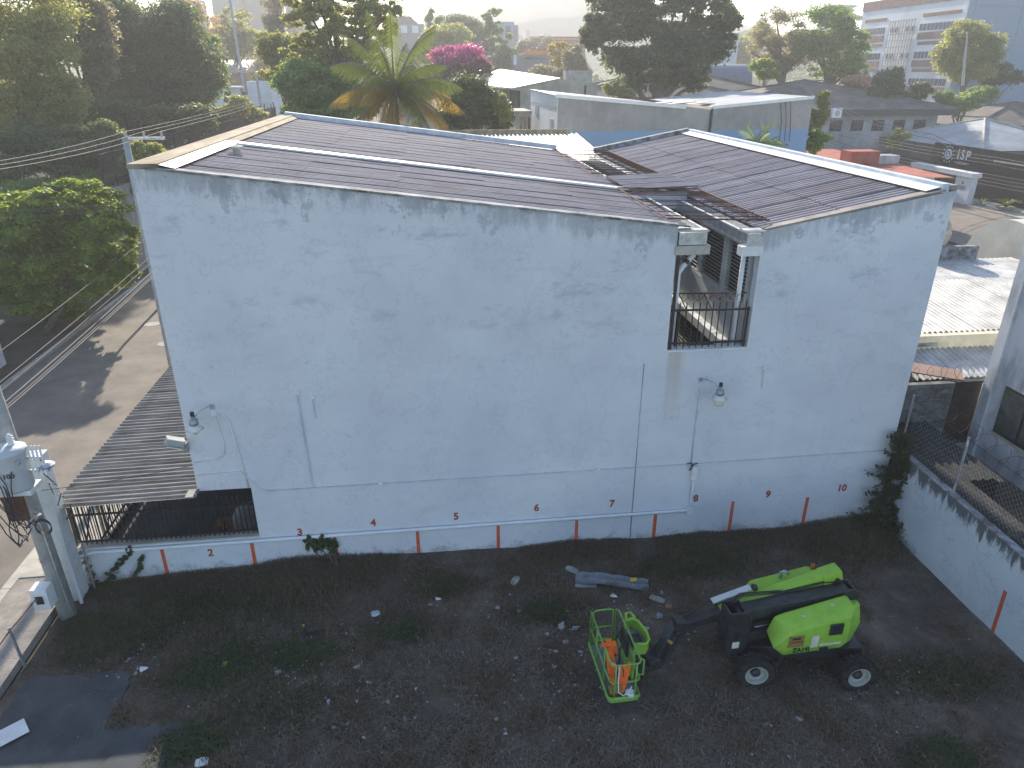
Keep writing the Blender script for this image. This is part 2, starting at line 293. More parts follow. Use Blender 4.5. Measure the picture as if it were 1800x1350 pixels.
# ------------------------------------------------------------------ ground, roads
def rel(parent, p): return tuple(a-b for a, b in zip(p, parent.location))
def sheet(name, x0, y0, x1, y1, z, m, **k):
    return tag(MB().add([(x0,y0,z),(x1,y0,z),(x1,y1,z),(x0,y1,z)], [(0,1,2,3)]).build(name, m), kind='structure', **k)
sheet('ground', -690, -55, 690, 935, -.12, 'far_ground')
sheet('road', -18, -40, -11.3, 420, .0, 'asphalt')
sheet('back_road', 41, -30, 53.4, 420, .0, 'asphalt')
def kerb(name, x0, x1, y0, y1, z):
    b = MB()
    for i in range(int((y1-y0)/2)):
        b.box((x0, y0+2*i, -.1), (x1, y0+2*i+1.98, z+random.uniform(-.006, .006)))
    return tag(b.build(name, 'concrete_pale'), kind='structure')
kerb('kerb', -11.3, -11.06, -6, 36, .13); tag(MB().box((-11.06, -10, -.1), (-9.62, 36, .115)).build('pavement', 'sidewalk'), kind='structure')
kerb('kerb', -18.22, -18, -6, 70, .13); tag(MB().box((-19.8, -10, -.1), (-18.22, 70, .11)).build('pavement', 'dirt_bank'), kind='structure')
kerb('kerb', 53.4, 53.75, 40, 110, .16); tag(MB().box((53.75, 30, -.1), (57.2, 120, .14)).build('pavement', 'concrete_pale'), kind='structure')
tag(MB().box((-9.4, 16.4, -.1), (-5.9, 30, .02)).build('garage_floor', 'dark_slab'), kind='structure')
tag(MB().box((-11.06, 16.4, .113), (-9.4, 30, .135)).build('driveway_apron', 'concrete_pale'), kind='structure')
tag(MB().box((13.2, 4, -.1), (30, 60, .0)).build('neighbour_yard', 'concrete'), kind='structure')
# yard: gently uneven earth
nx, ny = 150, 100; X = np.linspace(-9.5, 13.1, nx); Y = np.linspace(1.5, 16.2, ny)
gx, gy = np.meshgrid(X, Y)
def fbm(x, y, seed):
    r = np.random.default_rng(seed); o = 0
    for k in range(5):
        f = .35*2**k; a, b, c_, d = r.uniform(0, 6.28, 4)
        o = o+(np.sin(x*f*1.1+a+1.7*np.sin(y*f*.7+b))*np.sin(y*f+c_+1.3*np.sin(x*f*.8+d)))/1.8**k
    return o
def yard_z(x, y):
    h = .035*fbm(x, y, 3)
    h = h+.16*np.exp(-((16.2-y)/.55)**2)*np.clip((fbm(x*.6, y*0+2, 5)+.9), 0, 2)*.6
    wgt = np.clip((x+6.8)/1.2, 0, 1) if not np.isscalar(x) else min(1, max(0, (x+6.8)/1.2))
    return h*np.where((x < -5.4) & (y < 13.2), .15, 1.)
gz = yard_z(gx, gy); vs_ = np.stack([gx, gy, gz], -1).reshape(-1, 3)
fs_ = [(j*nx+i, j*nx+i+1, (j+1)*nx+i+1, (j+1)*nx+i) for j in range(ny-1) for i in range(nx-1)]
me = bpy.data.meshes.new('yard'); me.from_pydata(vs_.tolist(), [], fs_); me.materials.append(MATS['yard_soil']); me.shade_smooth(); tag(put('yard', me), kind='structure')
def slab(pts, z): return tag(MB().prism([(p.x, p.y) for p in pts], (-.1, z), lambda u, v, w_: (u, v, w_)).build('concrete_slab', 'dark_slab', bev=.01), kind='structure')
rs_ = random.Random(3); edge = [(40, 1212), (60, 1190), (95, 1192), (140, 1184), (180, 1186), (212, 1176), (232, 1190), (222, 1212), (212, 1240), (206, 1262), (214, 1284), (250, 1278), (290, 1276), (318, 1272), (328, 1290), (300, 1312), (286, 1340), (270, 1365), (180, 1380), (60, 1385)]
E2 = []
for (a0, b0), (a1, b1) in zip(edge[:-1], edge[1:]):
    for t_ in (0, .33, .66): E2.append(atz(a0+(a1-a0)*t_+rs_.uniform(-4, 4), b0+(b1-b0)*t_+rs_.uniform(-3, 3)))
slab(E2+[Vector((-9.3, 8.5, 0))], .035)
slab([atz(222, 1300), atz(282, 1293), atz(300, 1312), atz(286, 1352), Vector((-5.9, 9, 0)), Vector((-7.2, 9, 0))], .055)
# ------------------------------------------------------------------ the white butterfly-roofed building
D = 16.14; bld = thing('white_building', 'large white plastered building with corrugated butterfly roof and slot balcony', 'building', (3.3, D, 0))
def bp(b, name, m, **k): return b.build(name, m, bld, **k)
ZL = lambda x: 10.40-.1256*(x+6.05)
ZR = lambda x: 8.75+.187*(x-8.02)
ext, f = XZ(D, D+.25)
fw_ = bp(MB().prism([(-6.05,2.58),(-4.75,2.58),(-4.75,-.25),(12.77,-.25),(12.77,9.66),(8.02,8.80),(8.02,5.82),(5.9,5.82),(5.9,8.96),(-6.05,10.46)], ext, f), 'front_wall', 'plaster')
bp(MB().prism([(D+.25,2.58),(34.2,2.58),(34.2,10.42),(D+.25,10.42)], (-6.05, -5.8), lambda u,v,w_: (w_,u,v)), 'side_wall', 'plaster_low')
bp(MB().prism([(D+.25,-.2),(34.2,-.2),(34.2,9.62),(D+.25,9.62)], (12.52, 12.77), lambda u,v,w_: (w_,u,v)), 'side_wall', 'plaster_low')
bp(MB().prism([(-5.8,-.2),(5.9,-.2),(5.9,8.85),(-5.8,10.3)], *XZ(33.95, 34.2)), 'back_wall', 'plaster_low')
bp(MB().prism([(8.02,-.2),(12.52,-.2),(12.52,9.5),(8.02,8.68)], *XZ(33.95, 34.2)), 'back_wall', 'plaster_low')
bp(MB().box((-4.75, D+.25, -.2), (-4.55, 30, 2.5)), 'garage_wall', 'wall_inner'); bp(MB().box((-9.4, 27, -.1), (-4.75, 27.2, 2.45)), 'garage_back_wall', 'wall_inner')
bp(MB().box((-5.8, D+.25, 2.58), (-4.55, 33.9, 2.72)), 'garage_ceiling', 'wall_inner')
# coverings: individual corrugated sheets
def corrugated(L_, W_, waves, amp, m, seg=8, nm='sheet'):
    b = MB(); n = waves*seg; vs = []
    for i in range(n+1):
        y = W_*i/n; z = amp*math.cos(2*math.pi*i/seg); vs += [(0, y, z), (L_, y, z)]
    b.add(vs, [(2*i, 2*i+1, 2*i+3, 2*i+2) for i in range(n)])
    me = b.mesh(nm, m, fix=False); me.shade_smooth(); return me
sl = math.atan(.1256); LS = 2.42; s1 = corrugated(LS, 1.03, 5, .019, 'fibre_cement', nm='roof_sheet')
for i in range(5):
    for j in range(18):
        x = -5.32+i*2.3
        put('roof_sheet', s1, bld, rel(bld, (x, D+.14+j*.99, ZL(x)+.05-.028*(i % 2)*0+.018*(4-i)/4+random.uniform(-.004, .004))), (0, sl+random.uniform(-.003, .003), random.uniform(-.003, .003)))
sr = -math.atan(.187); s2 = corrugated(2.15, 1.03, 5, .019, 'fibre_cement', nm='roof_sheet')
for i in range(2):
    for j in range(18):
        x = 8.02+i*2.06
        put('roof_sheet', s2, bld, rel(bld, (x, D+.14+j*.99, ZR(x)+.05+.02*i+random.uniform(-.004, .004))), (0, sr+random.uniform(-.003, .003), random.uniform(-.003, .003)))
bp(MB().add([(-5.8,D+.1,ZL(-5.8)-.03),(5.9,D+.1,ZL(5.9)-.03),(5.9,34,ZL(5.9)-.03),(-5.8,34,ZL(-5.8)-.03)], [(0,1,2,3)]), 'roof_deck', 'parapet_dark')
bp(MB().add([(8.02,D+.1,ZR(8.02)-.03),(12.52,D+.1,ZR(12.52)-.03),(12.52,34,ZR(12.52)-.03),(8.02,34,ZR(8.02)-.03)], [(0,1,2,3)]), 'roof_deck', 'parapet_dark')
bp(MB().bar((-5.9, 22.05, ZL(-5.9)+.13), (6.55, 21.75, ZL(6.55)+.12), .36, .06), 'roof_strip', 'white_metal', bev=.01)
bp(MB().box((-6.12, D-.03, 10.44), (-5.5, 34.2, 10.54)), 'coping', 'coping_yellow', bev=.02)
bp(MB().add([(-5.5,D+.05,10.51),(-5.18,D+.05,10.43),(-5.18,22,10.43),(-5.5,22,10.51)], [(0,1,2,3)]), 'flashing', 'flashing')
bp(MB().add([(-5.5,22,10.51),(-5.3,22,10.43),(-5.3,33.9,10.43),(-5.5,33.9,10.51)], [(0,1,2,3)]), 'flashing', 'coping_yellow')
bp(MB().bar((-5.75, D+.1, 10.455), (5.9, D+.1, 8.99), .3, .05), 'front_coping', 'parapet_dark'); bp(MB().bar((8.05, D+.12, 8.83), (12.5, D+.12, 9.665), .28, .05), 'front_coping', 'sidewalk')
bp(MB().bar((-5.9, 34.12, ZL(-5.9)+.2), (6.2, 34.12, ZL(6.2)+.2), .35, .2), 'back_coping', 'parapet_blue', bev=.02)
bp(MB().bar((8.0, 34.1, ZR(8)+.14), (12.5, 34.1, ZR(12.5)+.14), .35, .26), 'back_coping', 'parapet_dark')
bp(MB().add([(12.05,D+.1,ZR(12.05)+.14),(12.42,D+.1,ZR(12.42)+.16),(12.42,33.9,ZR(12.42)+.16),(12.05,33.9,ZR(12.05)+.14)], [(0,1,2,3)]), 'flashing', 'white_metal')
bp(MB().box((12.42, D+.02, 9.5), (12.6, 34, 9.82)), 'parapet', 'parapet_blue', bev=.015); bp(MB().box((12.6, D-.02, 9.66), (12.8, 34.1, 9.79)), 'parapet_cap', 'sidewalk', bev=.02)
v = bp(MB().lathe((-4.8, 20.06, ZL(-4.8)+.06), [(.1, 0), (.1, .14), (.19, .15), (.19, .21), (.0, .26)], 12), 'roof_vent', 'concrete_pale')
dish = tag(MB().lathe((-.6, 34.9, 9.85), [(.03, -.05), (.22, 0), (.37, .08), (.42, .14)], 18, cap=False).build('satellite_dish', 'coping_yellow'), 'small beige satellite dish showing above the rear parapet under the palm', 'dish')
# slot balcony / light well between the two roofs
W = lambda b, n, m, **k: bp(b, n, m, **k)
W(MB().box((5.7, D+.25, 2.6), (5.9, 33.9, 8.86)), 'well_wall', 'wall_inner'); W(MB().box((8.02, D+.25, 2.6), (8.2, 33.9, 6.75)), 'well_wall', 'wall_inner')
W(MB().box((8.02, D+.25, 8.2), (8.2, 33.9, 8.72)), 'well_beam', 'wall_inner'); W(MB().box((5.9, D+.25, 2.5), (8.02, 33.9, 2.6)), 'well_floor', 'dark_slab')
W(MB().box((5.9, 33.7, 2.6), (8.02, 33.94, 8.5)), 'well_end_wall', 'cream_wall'); W(MB().box((8.35, D+.3, 6.7), (8.4, 33, 8.3)), 'dark_room_backing', 'fibre_black')  # black sheet close behind the louvres stands in for the unlit room
W(MB().box((7.8, D+.25, 5.35), (8.02, 33.9, 5.6)), 'well_ledge', 'wall_inner')
for y0, y1 in ((16.75, 18.1), (18.35, 19.9), (20.1, 21.6), (24.2, 26), (26.3, 28.5)):
    wn = W(MB().box((8.03, y0-.12, 6.75), (8.19, y0, 8.2)).box((8.03, y1, 6.75), (8.19, y1+.08, 8.2)).box((8.03, y0, 6.75), (8.19, y1, 6.82)), 'window', 'wall_inner')
    b = MB()
    for k in range(13):
        b.bar((8.11, y0, 6.9+k*.1), (8.11, y1, 6.9+k*.1), .11, .012, (1, 0, 1.2))
    tag(b.build('louvre_slats', 'louvre', wn), kind='stuff')
for y0 in (17.2, 19.2, 21.2): 
    lw = W(MB().box((7.96, y0, 3.6), (8.015, y0+1.6, 5.2)), 'lower_window', 'glass_dark'); b = MB()
    for k in range(12): b.bar((7.93, y0, 3.7+k*.12), (7.93, y0+1.6, 3.7+k*.12), .08, .01, (1, 0, 1))
    tag(b.build('louvre_slats', 'louvre', lw), kind='stuff')
# gutters
def gutter(x0, x1, lip, z0, ya, yb):
    g = MB().box((x0, ya, z0-.3), (x0+.015, yb, z0)).box((x0+.015, ya, z0-.3), (x1, yb, z0-.285)).box((x1, ya, z0-.3), (x1+.015, yb, z0)).box((x0, ya-.015, z0-.3), (x1+.015, ya, z0-.01))
    o = W(g, 'gutter', 'galv'); MB().box((lip-.03, ya-.02, z0+.002), (lip+.03, yb, z0+.03)).build('gutter_lip', 'white_metal', o)
    return o
gutter(5.93, 6.6, 6.62, 8.82, D-.02, 21.2); gutter(7.62, 8.0, 7.62, 8.74, D-.02, 21.2); gutter(5.93, 6.5, 6.52, 8.82, 24.4, 33.6); gutter(7.66, 8.0, 7.66, 8.74, 24.4, 33.6)
W(MB().box((5.86, D-.06, 8.28), (6.72, D+.22, 8.5)), 'gutter_end', 'concrete_pale', bev=.02); W(MB().box((7.5, D-.05, 8.2), (8.06, D+.2, 8.44)), 'gutter_end', 'white_paint', bev=.02)
W(MB().box((5.88, D-.05, 8.83), (6.66, D+.25, 8.86)), 'gutter_flashing', 'flashing'); W(MB().box((7.55, D-.08, 8.78), (8.08, D+.3, 8.82)), 'gutter_flashing', 'flashing')
# bridging roof piece
W(MB().box((5.95, 21.4, 8.42), (8.0, 21.55, 8.93)), 'bridge_wall', 'wall_inner'); b3 = corrugated(2.15, 1.03, 5, .025, 'fibre_cement', nm='roof_sheet')
for j in range(3): put('roof_sheet', b3, bld, rel(bld, (6.15, 21.3+j*1.0, 9.02)), (0, R(-2), 0))
# rusty bar grilles over the well
for ya, yb in ((16.5, 21.25), (24.7, 32.6)):
    g = W(MB().tube([(5.75, ya, 9.08), (5.75, yb, 9.10), (8.3, yb, 9.02), (8.3, ya, 8.98), (5.75, ya, 9.08)], .022, 5), 'grille_frame', 'rust', fix=False)
    y = ya+.35
    while y < yb-.1:
        MB().tube([(5.75, y, 9.085), (8.3, y, 9.0)], .013, 5).build('grille_bar', 'rust', g, fix=False); y += random.choice((.25, .55, .62, .9))
    for k in range(int((yb-ya)/.13)):
        if 0: pass
    bb = MB()
    for k in range(int((yb-ya)/.14)): bb.tube([(7.72, ya+k*.14, 9.025), (8.3, ya+k*.14, 9.0)], .007, 4)
    tag(bb.build('grille_mesh', 'rust', g, fix=False), kind='stuff')
# balcony railing and pipes in the slot
rail = W(MB().bar((5.92, D+.1, 6.86), (8.0, D+.1, 6.82), .04, .05).bar((5.92, D+.1, 5.98), (8.0, D+.1, 5.96), .04, .05).bar((5.95, D+.42, 7.2), (8.0, D+.42, 7.15), .03, .03), 'railing', 'black_iron')
bm_ = MB().tube([(0, 0, 0), (0, 0, 1.2)], .016, 6).mesh('railing_bar', 'black_iron', fix=False)
for k in range(12): put('railing_bar', bm_, rail, rel(bld, (6.0+k*.172, D+.1, 5.84)), (0, 0, 0))
for x in (6.35, 7.0): MB().tube([(x, D+.1, 6.85), (x-.12, D+.42, 7.18)], .014, 5).build('railing_stay', 'black_iron', rail, fix=False)
W(MB().tube([(6.55, D+.5, 8.3), (6.5, D+.45, 8.15), (6.2, D+.3, 7.9), (6.1, D+.28, 7.75), (6.1, D+.28, 7.2), (6.08, D+.28, 5.6)], .07, 10), 'downpipe', 'pvc', smooth=True)
W(MB().tube([(6.34, D+.38, 8.04), (6.27, D+.34, 7.97)], .08, 10), 'downpipe_joint', 'cable')
W(MB().tube([(7.75, D+.3, 8.25), (7.75, D+.3, 5.3)], .06, 10), 'downpipe', 'pvc', smooth=True)
W(MB().box((5.95, D+.02, 5.82), (6.02, D+.06, 8.2)), 'window_jamb', 'black_iron'); W(MB().box((7.9, D+.02, 5.82), (7.96, D+.05, 6.9)), 'window_jamb', 'black_iron')
W(MB().box((5.88, D-.04, 5.79), (8.05, D+.26, 5.84)), 'balcony_sill', 'white_paint', bev=.01)
coil = [(6.3+.02*i+.13*math.cos(i*.9), D+.2+.1*math.sin(i*.9), 7.15+.1*math.sin(i*1.3)) for i in range(70)]
tag(MB().tube(coil, .008, 4).build('wire_coil', 'rust', fix=False), 'tangled rusty wire along the balcony railing top', 'wire')
# painted bay numbers and stripes
def digit(b, x, z, parent, y=D-.004): put('painted_number', text_mesh(b, .30, 'red_paint', .035, 'painted_number'), parent, rel(parent, (x, y, z)), (R(90), random.uniform(-.06, .06), 0), (random.uniform(.92, 1.06), 1, 1))
for t_, x, z in (('3', -3.71, 1.12), ('4', -1.78, 1.26), ('5', .43, 1.28), ('6', 2.63, 1.38), ('7', 4.74, 1.35), ('8', 7.15, 1.33), ('9', 9.28, 1.3), ('10', 11.5, 1.34)): digit(t_, x, z, bld)
for x, z1 in ((-2.83, .93), (-.63, .93), (1.57, .93), (3.77, .92), (6.02, .92), (8.27, 1.14), (10.5, 1.1)):
    MB().prism([(x-.05, -.1), (x+.05, -.1), (x+.045+random.uniform(-.01, .01), z1), (x-.045, z1+.01)], *XZ(D-.005, D)).build('painted_stripe', 'orange_paint', bld)
# low wall with the garage railing
lw = thing('boundary_wall', 'low white wall with bay number 2 carrying the black garage railing', 'wall', (-7.1, D, 0))
MB().box((-9.45, D, -.25), (-4.752, D+.22, 1.08)).build('wall_body', 'plaster_low', lw); MB().box((-9.47, D-.02, 1.08), (-4.752, D+.26, 1.12)).build('wall_cap', 'concrete_pale', lw, bev=.01)
digit('2', -6.06, .67, lw)
for x in (-7.25, -4.98): MB().prism([(x-.05, -.1), (x+.05, -.1), (x+.045, .93), (x-.045, .93)], *XZ(D-.005, D)).build('painted_stripe', 'orange_paint', lw)
rl = thing('garage_railing', 'black iron bar railing on the low wall under the carport', 'railing', (-7.1, D+.12, 1.12))
for z in (1.22, 2.02): MB().bar((-9.4, D+.12, z), (-4.76, D+.12, z), .035, .05).build('rail', 'black_iron', rl)
bm_ = MB().tube([(0, 0, 0), (0, 0, 1.22)], .017, 6).mesh('bar', 'black_iron', fix=False)
for k in range(38): put('bar', bm_, rl, rel(rl, (-9.32+k*.122, D+.12, 1.1)))
gt = thing('street_gate', 'black iron gate with diagonal braces between carport and pavement', 'gate', (-9.45, 21, 0))
for z in (.3, 2.1): MB().bar((-9.45, 16.6, z), (-9.45, 25.5, z), .04, .06).build('rail', 'black_iron', gt)
for y in (16.6, 18.1, 19.6, 21.1, 22.6): MB().bar((-9.45, y, .1), (-9.45, y, 2.3), .06, .06).build('post', 'black_iron', gt); MB().bar((-9.45, y, .3), (-9.45, y+1.4, 2.05), .03, .03).build('brace', 'black_iron', gt)
bm_ = MB().tube([(0, 0, 0), (0, 0, 2.15)], .014, 5).mesh('bar', 'black_iron', fix=False)
for k in range(62): put('bar', bm_, gt, rel(gt, (-9.45, 16.7+k*.14, .15)))
# carport
cp = thing('carport_roof', 'weathered brown corrugated carport roof beside the white wall', 'roof', (-7.7, 20, 2.6))
s3 = corrugated(3.42, 1.02, 5, .028, 'fibre_brown', nm='roof_sheet')
for j in range(14):
    put('roof_sheet', s3, cp, rel(cp, (-9.42, 15.72+j*.99+.0*j, 2.56+random.uniform(-.004, .004))), (0, R(-1.0), random.uniform(-.004, .004)))
for x in (-9.2, -7.7, -6.2): MB().bar((x, 15.95, 2.49+.016*(x+9.4)), (x, 29, 2.49+.016*(x+9.4)), .06, .1).build('purlin', 'black_iron', cp)
MB().box((-6.25, 15.75, 2.62), (-6.06, 16.1, 2.66)).build('end_flashing', 'concrete', cp)
tag(MB().lathe((-5.5, 18.2, 0.02), [(.0, 0), (.5, .03), (.55, .3), (.42, .62), (.1, .75)], 12).build('sack', 'rubble', smooth=True), 'grey-white sack standing inside the carport beside bricks', 'sack')
br = MB().box((-.12, -.06, -.045), (.12, .06, .045)).mesh('hollow_brick', 'brick_red')
for i in range(26):
    k = i % 9; o = put('hollow_brick', br, None, (-6.35+.27*(k % 3)+random.uniform(-.02, .02), 18.0+.14*(k//3), .07+.095*(i//9)), (0, 0, random.uniform(-.1, .1)))
    tag(o, 'red brick in the small pile inside the dark carport', 'brick', 'bricks piled in the carport')
# ------------------------------------------------------------------ lamps, conduits, pipes on the long wall
def lamp(label, x, z, dx):
    t = thing('wall_lamp', label, 'lamp', (x, D, z), 0, 'dusk lamps on the white wall')
    MB().tube([(x-dx, D, z+.16), (x-dx, D-.3, z+.3), (x-.5*dx, D-.5, z+.28), (x, D-.55, z+.12)], .017, 6).build('arm', 'galv', t, smooth=True)
    MB().lathe((x, D-.55, z), [(.04, .2), (.055, .12), (.1, .1), (.11, -.02), (.09, -.05)], 14).build('housing', 'steel', t, smooth=True)
    MB().lathe((x, D-.55, z), [(.03, .3), (.05, .28), (.05, .2)], 8).build('photocell', 'black_iron', t)
    MB().lathe((x, D-.55, z), [(.09, -.05), (.12, -.09), (.2, -.15), (.19, -.155), (.1, -.1)], 18, cap=False).build('reflector', 'white_metal', t, smooth=True)
    MB().lathe((x, D-.55, z), [(.15, -.15), (.14, -.3), (.12, -.32), (.0, -.33)] if dx > 0 else [(.06, -.14), (.07, -.26), (.0, -.32)], 14).build('lens', 'sticker', t, smooth=True)
    MB().box((x-dx-.05, D-.03, z+.1), (x-dx+.05, D, z+.22)).build('bracket', 'galv', t)
lamp('grey dusk lamp on curved arm above the carport end of the white wall', -5.62, 4.75, -.3); lamp('grey dusk lamp with wide ribbed lens below the balcony slot', 7.2, 4.82, .32)
fl = thing('floodlight', 'boxy grey floodlight sticking out at the left corner of the white wall', 'floodlight', (-6.2, D-.1, 4.1))
MB().bar((-6.45, D-.25, 4.2), (-6.1, D-.1, 4.02), .26, .17).build('housing', 'pole_concrete', fl, bev=.02); MB().bar((-6.44, D-.27, 4.08), (-6.16, D-.17, 3.94), .24, .03).build('lens', 'sticker', fl); MB().box((-6.14, D-.12, 3.78), (-6.04, D+.02, 4.0)).build('bracket', 'concrete', fl)
for nm, x, z, lb in (('wall_bracket', -2.95, 5.05, 'small old lamp bracket with short tail on the left half of the white wall'), ('wall_bracket', 8.56, 5.25, 'small old lamp bracket on the white wall right of the balcony')):
    t = thing(nm, lb, 'bracket', (x, D, z)); MB().lathe((x, D-.05, z), [(.06, 0), (.06, .05)], 10, 'y').build('plate', 'white_paint', t); MB().tube([(x, D-.02, z), (x+.02, D-.02, z-.6)], .014, 5).build('tail', 'parapet_blue', t)
def pipe(name, label, pts, r, m='pvc', cat='pipe'): return tag(MB().tube(pts, r, 8).build(name, m, smooth=True), label, cat)
yp = D-.03
cdt = thing('conduit', 'thin conduit with round junction boxes running along the white wall', 'conduit', (1, D, 2.47))
MB().tube([(-4.36, yp, 2.47), (6.89, yp, 2.47), (12.6, yp, 2.52)], .016, 6).build('run', 'parapet_blue', cdt)
for x in (-1.5, 4.3): MB().lathe((x, yp-.02, 2.5), [(.06, 0), (.06, .05)], 10, 'y').build('junction_box', 'white_paint', cdt)
c2 = thing('conduit', 'tall upright conduit ending in a round box on the left half of the white wall', 'conduit', (-3.3, D, 2.5))
MB().tube([(-3.18, yp, 2.5), (-3.22, yp, 2.65), (-3.3, yp, 5.15)], .02, 6).build('run', 'parapet_blue', c2); MB().lathe((-3.3, yp-.02, 5.2), [(.075, 0), (.075, .05)], 12, 'y').build('junction_box', 'white_paint', c2)
c3 = thing('conduit', 'looped conduits hanging from the lamp near the carport', 'conduit', (-5.3, D, 3))
MB().tube([(-5.3, yp, 4.72), (-5.1, yp, 4.7), (-4.98, yp, 4.5), (-4.85, yp, 3.2), (-4.8, yp, 2.6)], .018, 6).build('run', 'white_paint', c3, smooth=True)
MB().tube([(-5.3, yp, 4.7), (-5.2, yp, 3.9), (-5.25, yp, 3.6), (-5.5, yp, 3.45), (-6.0, yp, 3.42)], .016, 6).build('run', 'white_paint', c3, smooth=True)
MB().tube([(-6.0, yp, 3.05), (-4.95, yp, 3.08), (-4.5, yp, 2.52), (-4.36, yp, 2.47)], .014, 6).build('run', 'white_paint', c3, smooth=True); MB().lathe((-5.3, yp-.02, 4.74), [(.07, 0), (.07, .05)], 12, 'y').build('junction_box', 'white_paint', c3)
pipe('joint_strip', 'thin dark upright line down the wall left of the balcony', [(5.33, D-.004, 5.5), (5.33, D-.004, 0)], .012, 'steel', 'cable')
pipe('lamp_conduit', 'thin conduit dropping from the right lamp to the wall pipe', [(6.88, yp, 4.75), (6.88, yp, 2.5)], .014, 'parapet_blue', 'conduit')
wp = thing('wall_pipe', 'white pipe along the foot of the wall above the orange stripes', 'pipe', (-1, D, 1))
MB().tube([(-9.62, D-.35, .45), (-9.5, D-.25, .72), (-9.3, D-.12, .9), (-8.9, yp-.03, .99), (6.97, yp-.03, .985), (6.98, yp-.03, 2.4)], .05, 8).build('run', 'pvc', wp, smooth=True)
MB().box((6.88, D-.13, .9), (7.06, D, 1.12)).build('box', 'white_paint', wp, bev=.01); MB().box((6.9, D-.12, 2.0), (7.05, D, 2.42)).build('box', 'white_paint', wp, bev=.01)
tag(MB().tube([(6.75, D-.05, 2.5), (6.86, D-.1, 2.55), (6.9, D-.07, 2.38), (6.82, D-.12, 2.33), (6.92, D-.08, 2.48), (7.05, D-.05, 2.5)], .018, 5).build('wire_bundle', 'cable'), 'small black knot of wires at the pipe top on the white wall', 'wire')
# ------------------------------------------------------------------ street side
up_ = thing('utility_pole', 'grey concrete utility pole with meter box at the street corner of the yard', 'pole', (-9.3, 14.95, 0))
MB().tube([(-9.25, 14.95, -.1), (-9.32, 14.95, 5.4), (-9.4, 14.95, 11)], [.2, .165, .13], 14).build('shaft', 'pole_concrete', up_, smooth=True)
mb_ = MB().box((-9.62, 14.42, .62), (-9.25, 14.76, 1.2)).build('meter_box', 'white_paint', up_, bev=.015); MB().box((-9.53, 14.405, .8), (-9.36, 14.42, 1.02)).build('window', 'glass_dark', mb_)
for z in (1.7, 3.0, 3.9): MB().lathe((-9.3, 14.95, z), [(.19, 0), (.19, .04)], 14, cap=False).build('strap', 'steel', up_)
MB().tube([(-9.08, 14.8, .2), (-9.12, 14.78, 3.2)], .03, 6).build('riser_conduit', 'galv', up_)
MB().bar((-9.2, 14.85, 2.95), (-9.02, 14.7, 2.95), .1, .25).build('bracket', 'galv', up_)
MB().bar((-11.6, 14.95, 10.2), (-8.8, 14.95, 10.2), .1, .12).build('crossarm', 'galv', up_)
tr = thing('transformer', 'pale blue-grey cylindrical transformer marked 100 hanging on the utility pole', 'transformer', (-9.35, 14.5, 3.9))
TX, TY, TZ = -9.1, 14.43, 4.0
MB().lathe((TX, TY, TZ), [(.05, 0), (.3, .0), (.33, .05), (.345, .85), (.365, .88), (.365, .93), (.25, 1.0), (.05, 1.03)], 24).build('tank', 'transformer', tr, smooth=True)
MB().lathe((TX+.1, TY+.05, TZ+1.0), [(.05, 0), (.075, .03), (.05, .06), (.075, .09), (.05, .12), (.075, .15), (.05, .18), (.07, .21), (.02, .27)], 10).build('bushing', 'white_paint', tr)
MB().lathe((TX+.26, TY-.2, TZ+.72), [(.05, -.06), (.075, 0), (.045, .05)], 10, 'y').build('side_bushing', 'galv', tr)
tx = text_mesh('100', .15, 'black_iron', .02); put('number', tx, tr, rel(tr, (TX+.08, TY-.342, TZ+.45)), (R(90), 0, R(13)))
MB().box((TX-.35, TY-.2, TZ-.12), (TX+.33, TY+.3, TZ-.01)).build('cradle', 'white_paint', tr); MB().box((TX-.3, TY-.2, TZ-.75), (TX+.12, TY-.12, TZ-.12)).build('plate', 'rust', tr)
ins = thing('insulator_rack', 'row of four slanting white insulators beside the transformer', 'insulator', (-8.85, 14.5, 4.4))
for k in range(4): MB().tube([(-8.72+.08*k, 14.5, 4.95), (-8.66+.08*k, 14.36, 4.3)], .026, 6).build('rod', 'white_paint', ins)
MB().bar((-9.0, 14.5, 4.7), (-8.5, 14.5, 4.66), .05, .04).build('rack', 'galv', ins); MB().bar((-9.0, 14.42, 4.42), (-8.5, 14.42, 4.38), .05, .04).build('rack', 'galv', ins)
MB().lathe((-8.45, 14.5, 4.42), [(.15, 0), (.17, .05), (.08, .12), (.0, .14)], 12).build('lamp_cap', 'galv', ins)
pl = thing('corner_pillar', 'square white concrete pillar at the street corner of the carport', 'pillar', (-9.36, 15.72, 0))
MB().box((-9.58, 15.5, -.1), (-9.16, 15.95, 4.1)).build('shaft', 'white_paint', pl, bev=.02)
MB().tube([(-9.1, 15.35, 0), (-9.12, 15.35, 1.75)], .045, 8).build('side_pipe', 'pvc', pl)
rr = random.Random(4)
for k in range(11):
    x0 = -9.5+rr.random()*.6; z0 = 3.9+rr.random()*.8; x1 = -9.3+rr.random()*.55; z1 = 2.6+rr.random()*.7; y = 14.08-rr.random()*.12
    P = [Vector((x0, y+.05, z0))]+[Vector((x0+(x1-x0)*t+.12*math.sin(5*t+k), y-.05*math.sin(3*t), z0+(z1-z0)*t-.28*math.sin(3.14*t))) for t in (.15, .3, .45, .6, .75, .9)]+[Vector((x1, y+.1, z1+.15))]
    tag(MB().tube(P, .012, 5).build('drop_cable', 'cable', fix=False), 'loose black cable looping around the transformer pole', 'cable', 'black cables drooping from the transformer pole')
for k in range(3):
    P = [(-8.98+.17*math.cos(t), 14.62, 2.78+.03*k+.19*math.sin(t)) for t in np.linspace(0, 6.4, 22)]
    tag(MB().tube(P, .012, 5).build('cable_coil', 'cable', fix=False), 'coiled black cable hung on the pole bracket', 'cable', 'cable coils on the pole bracket')
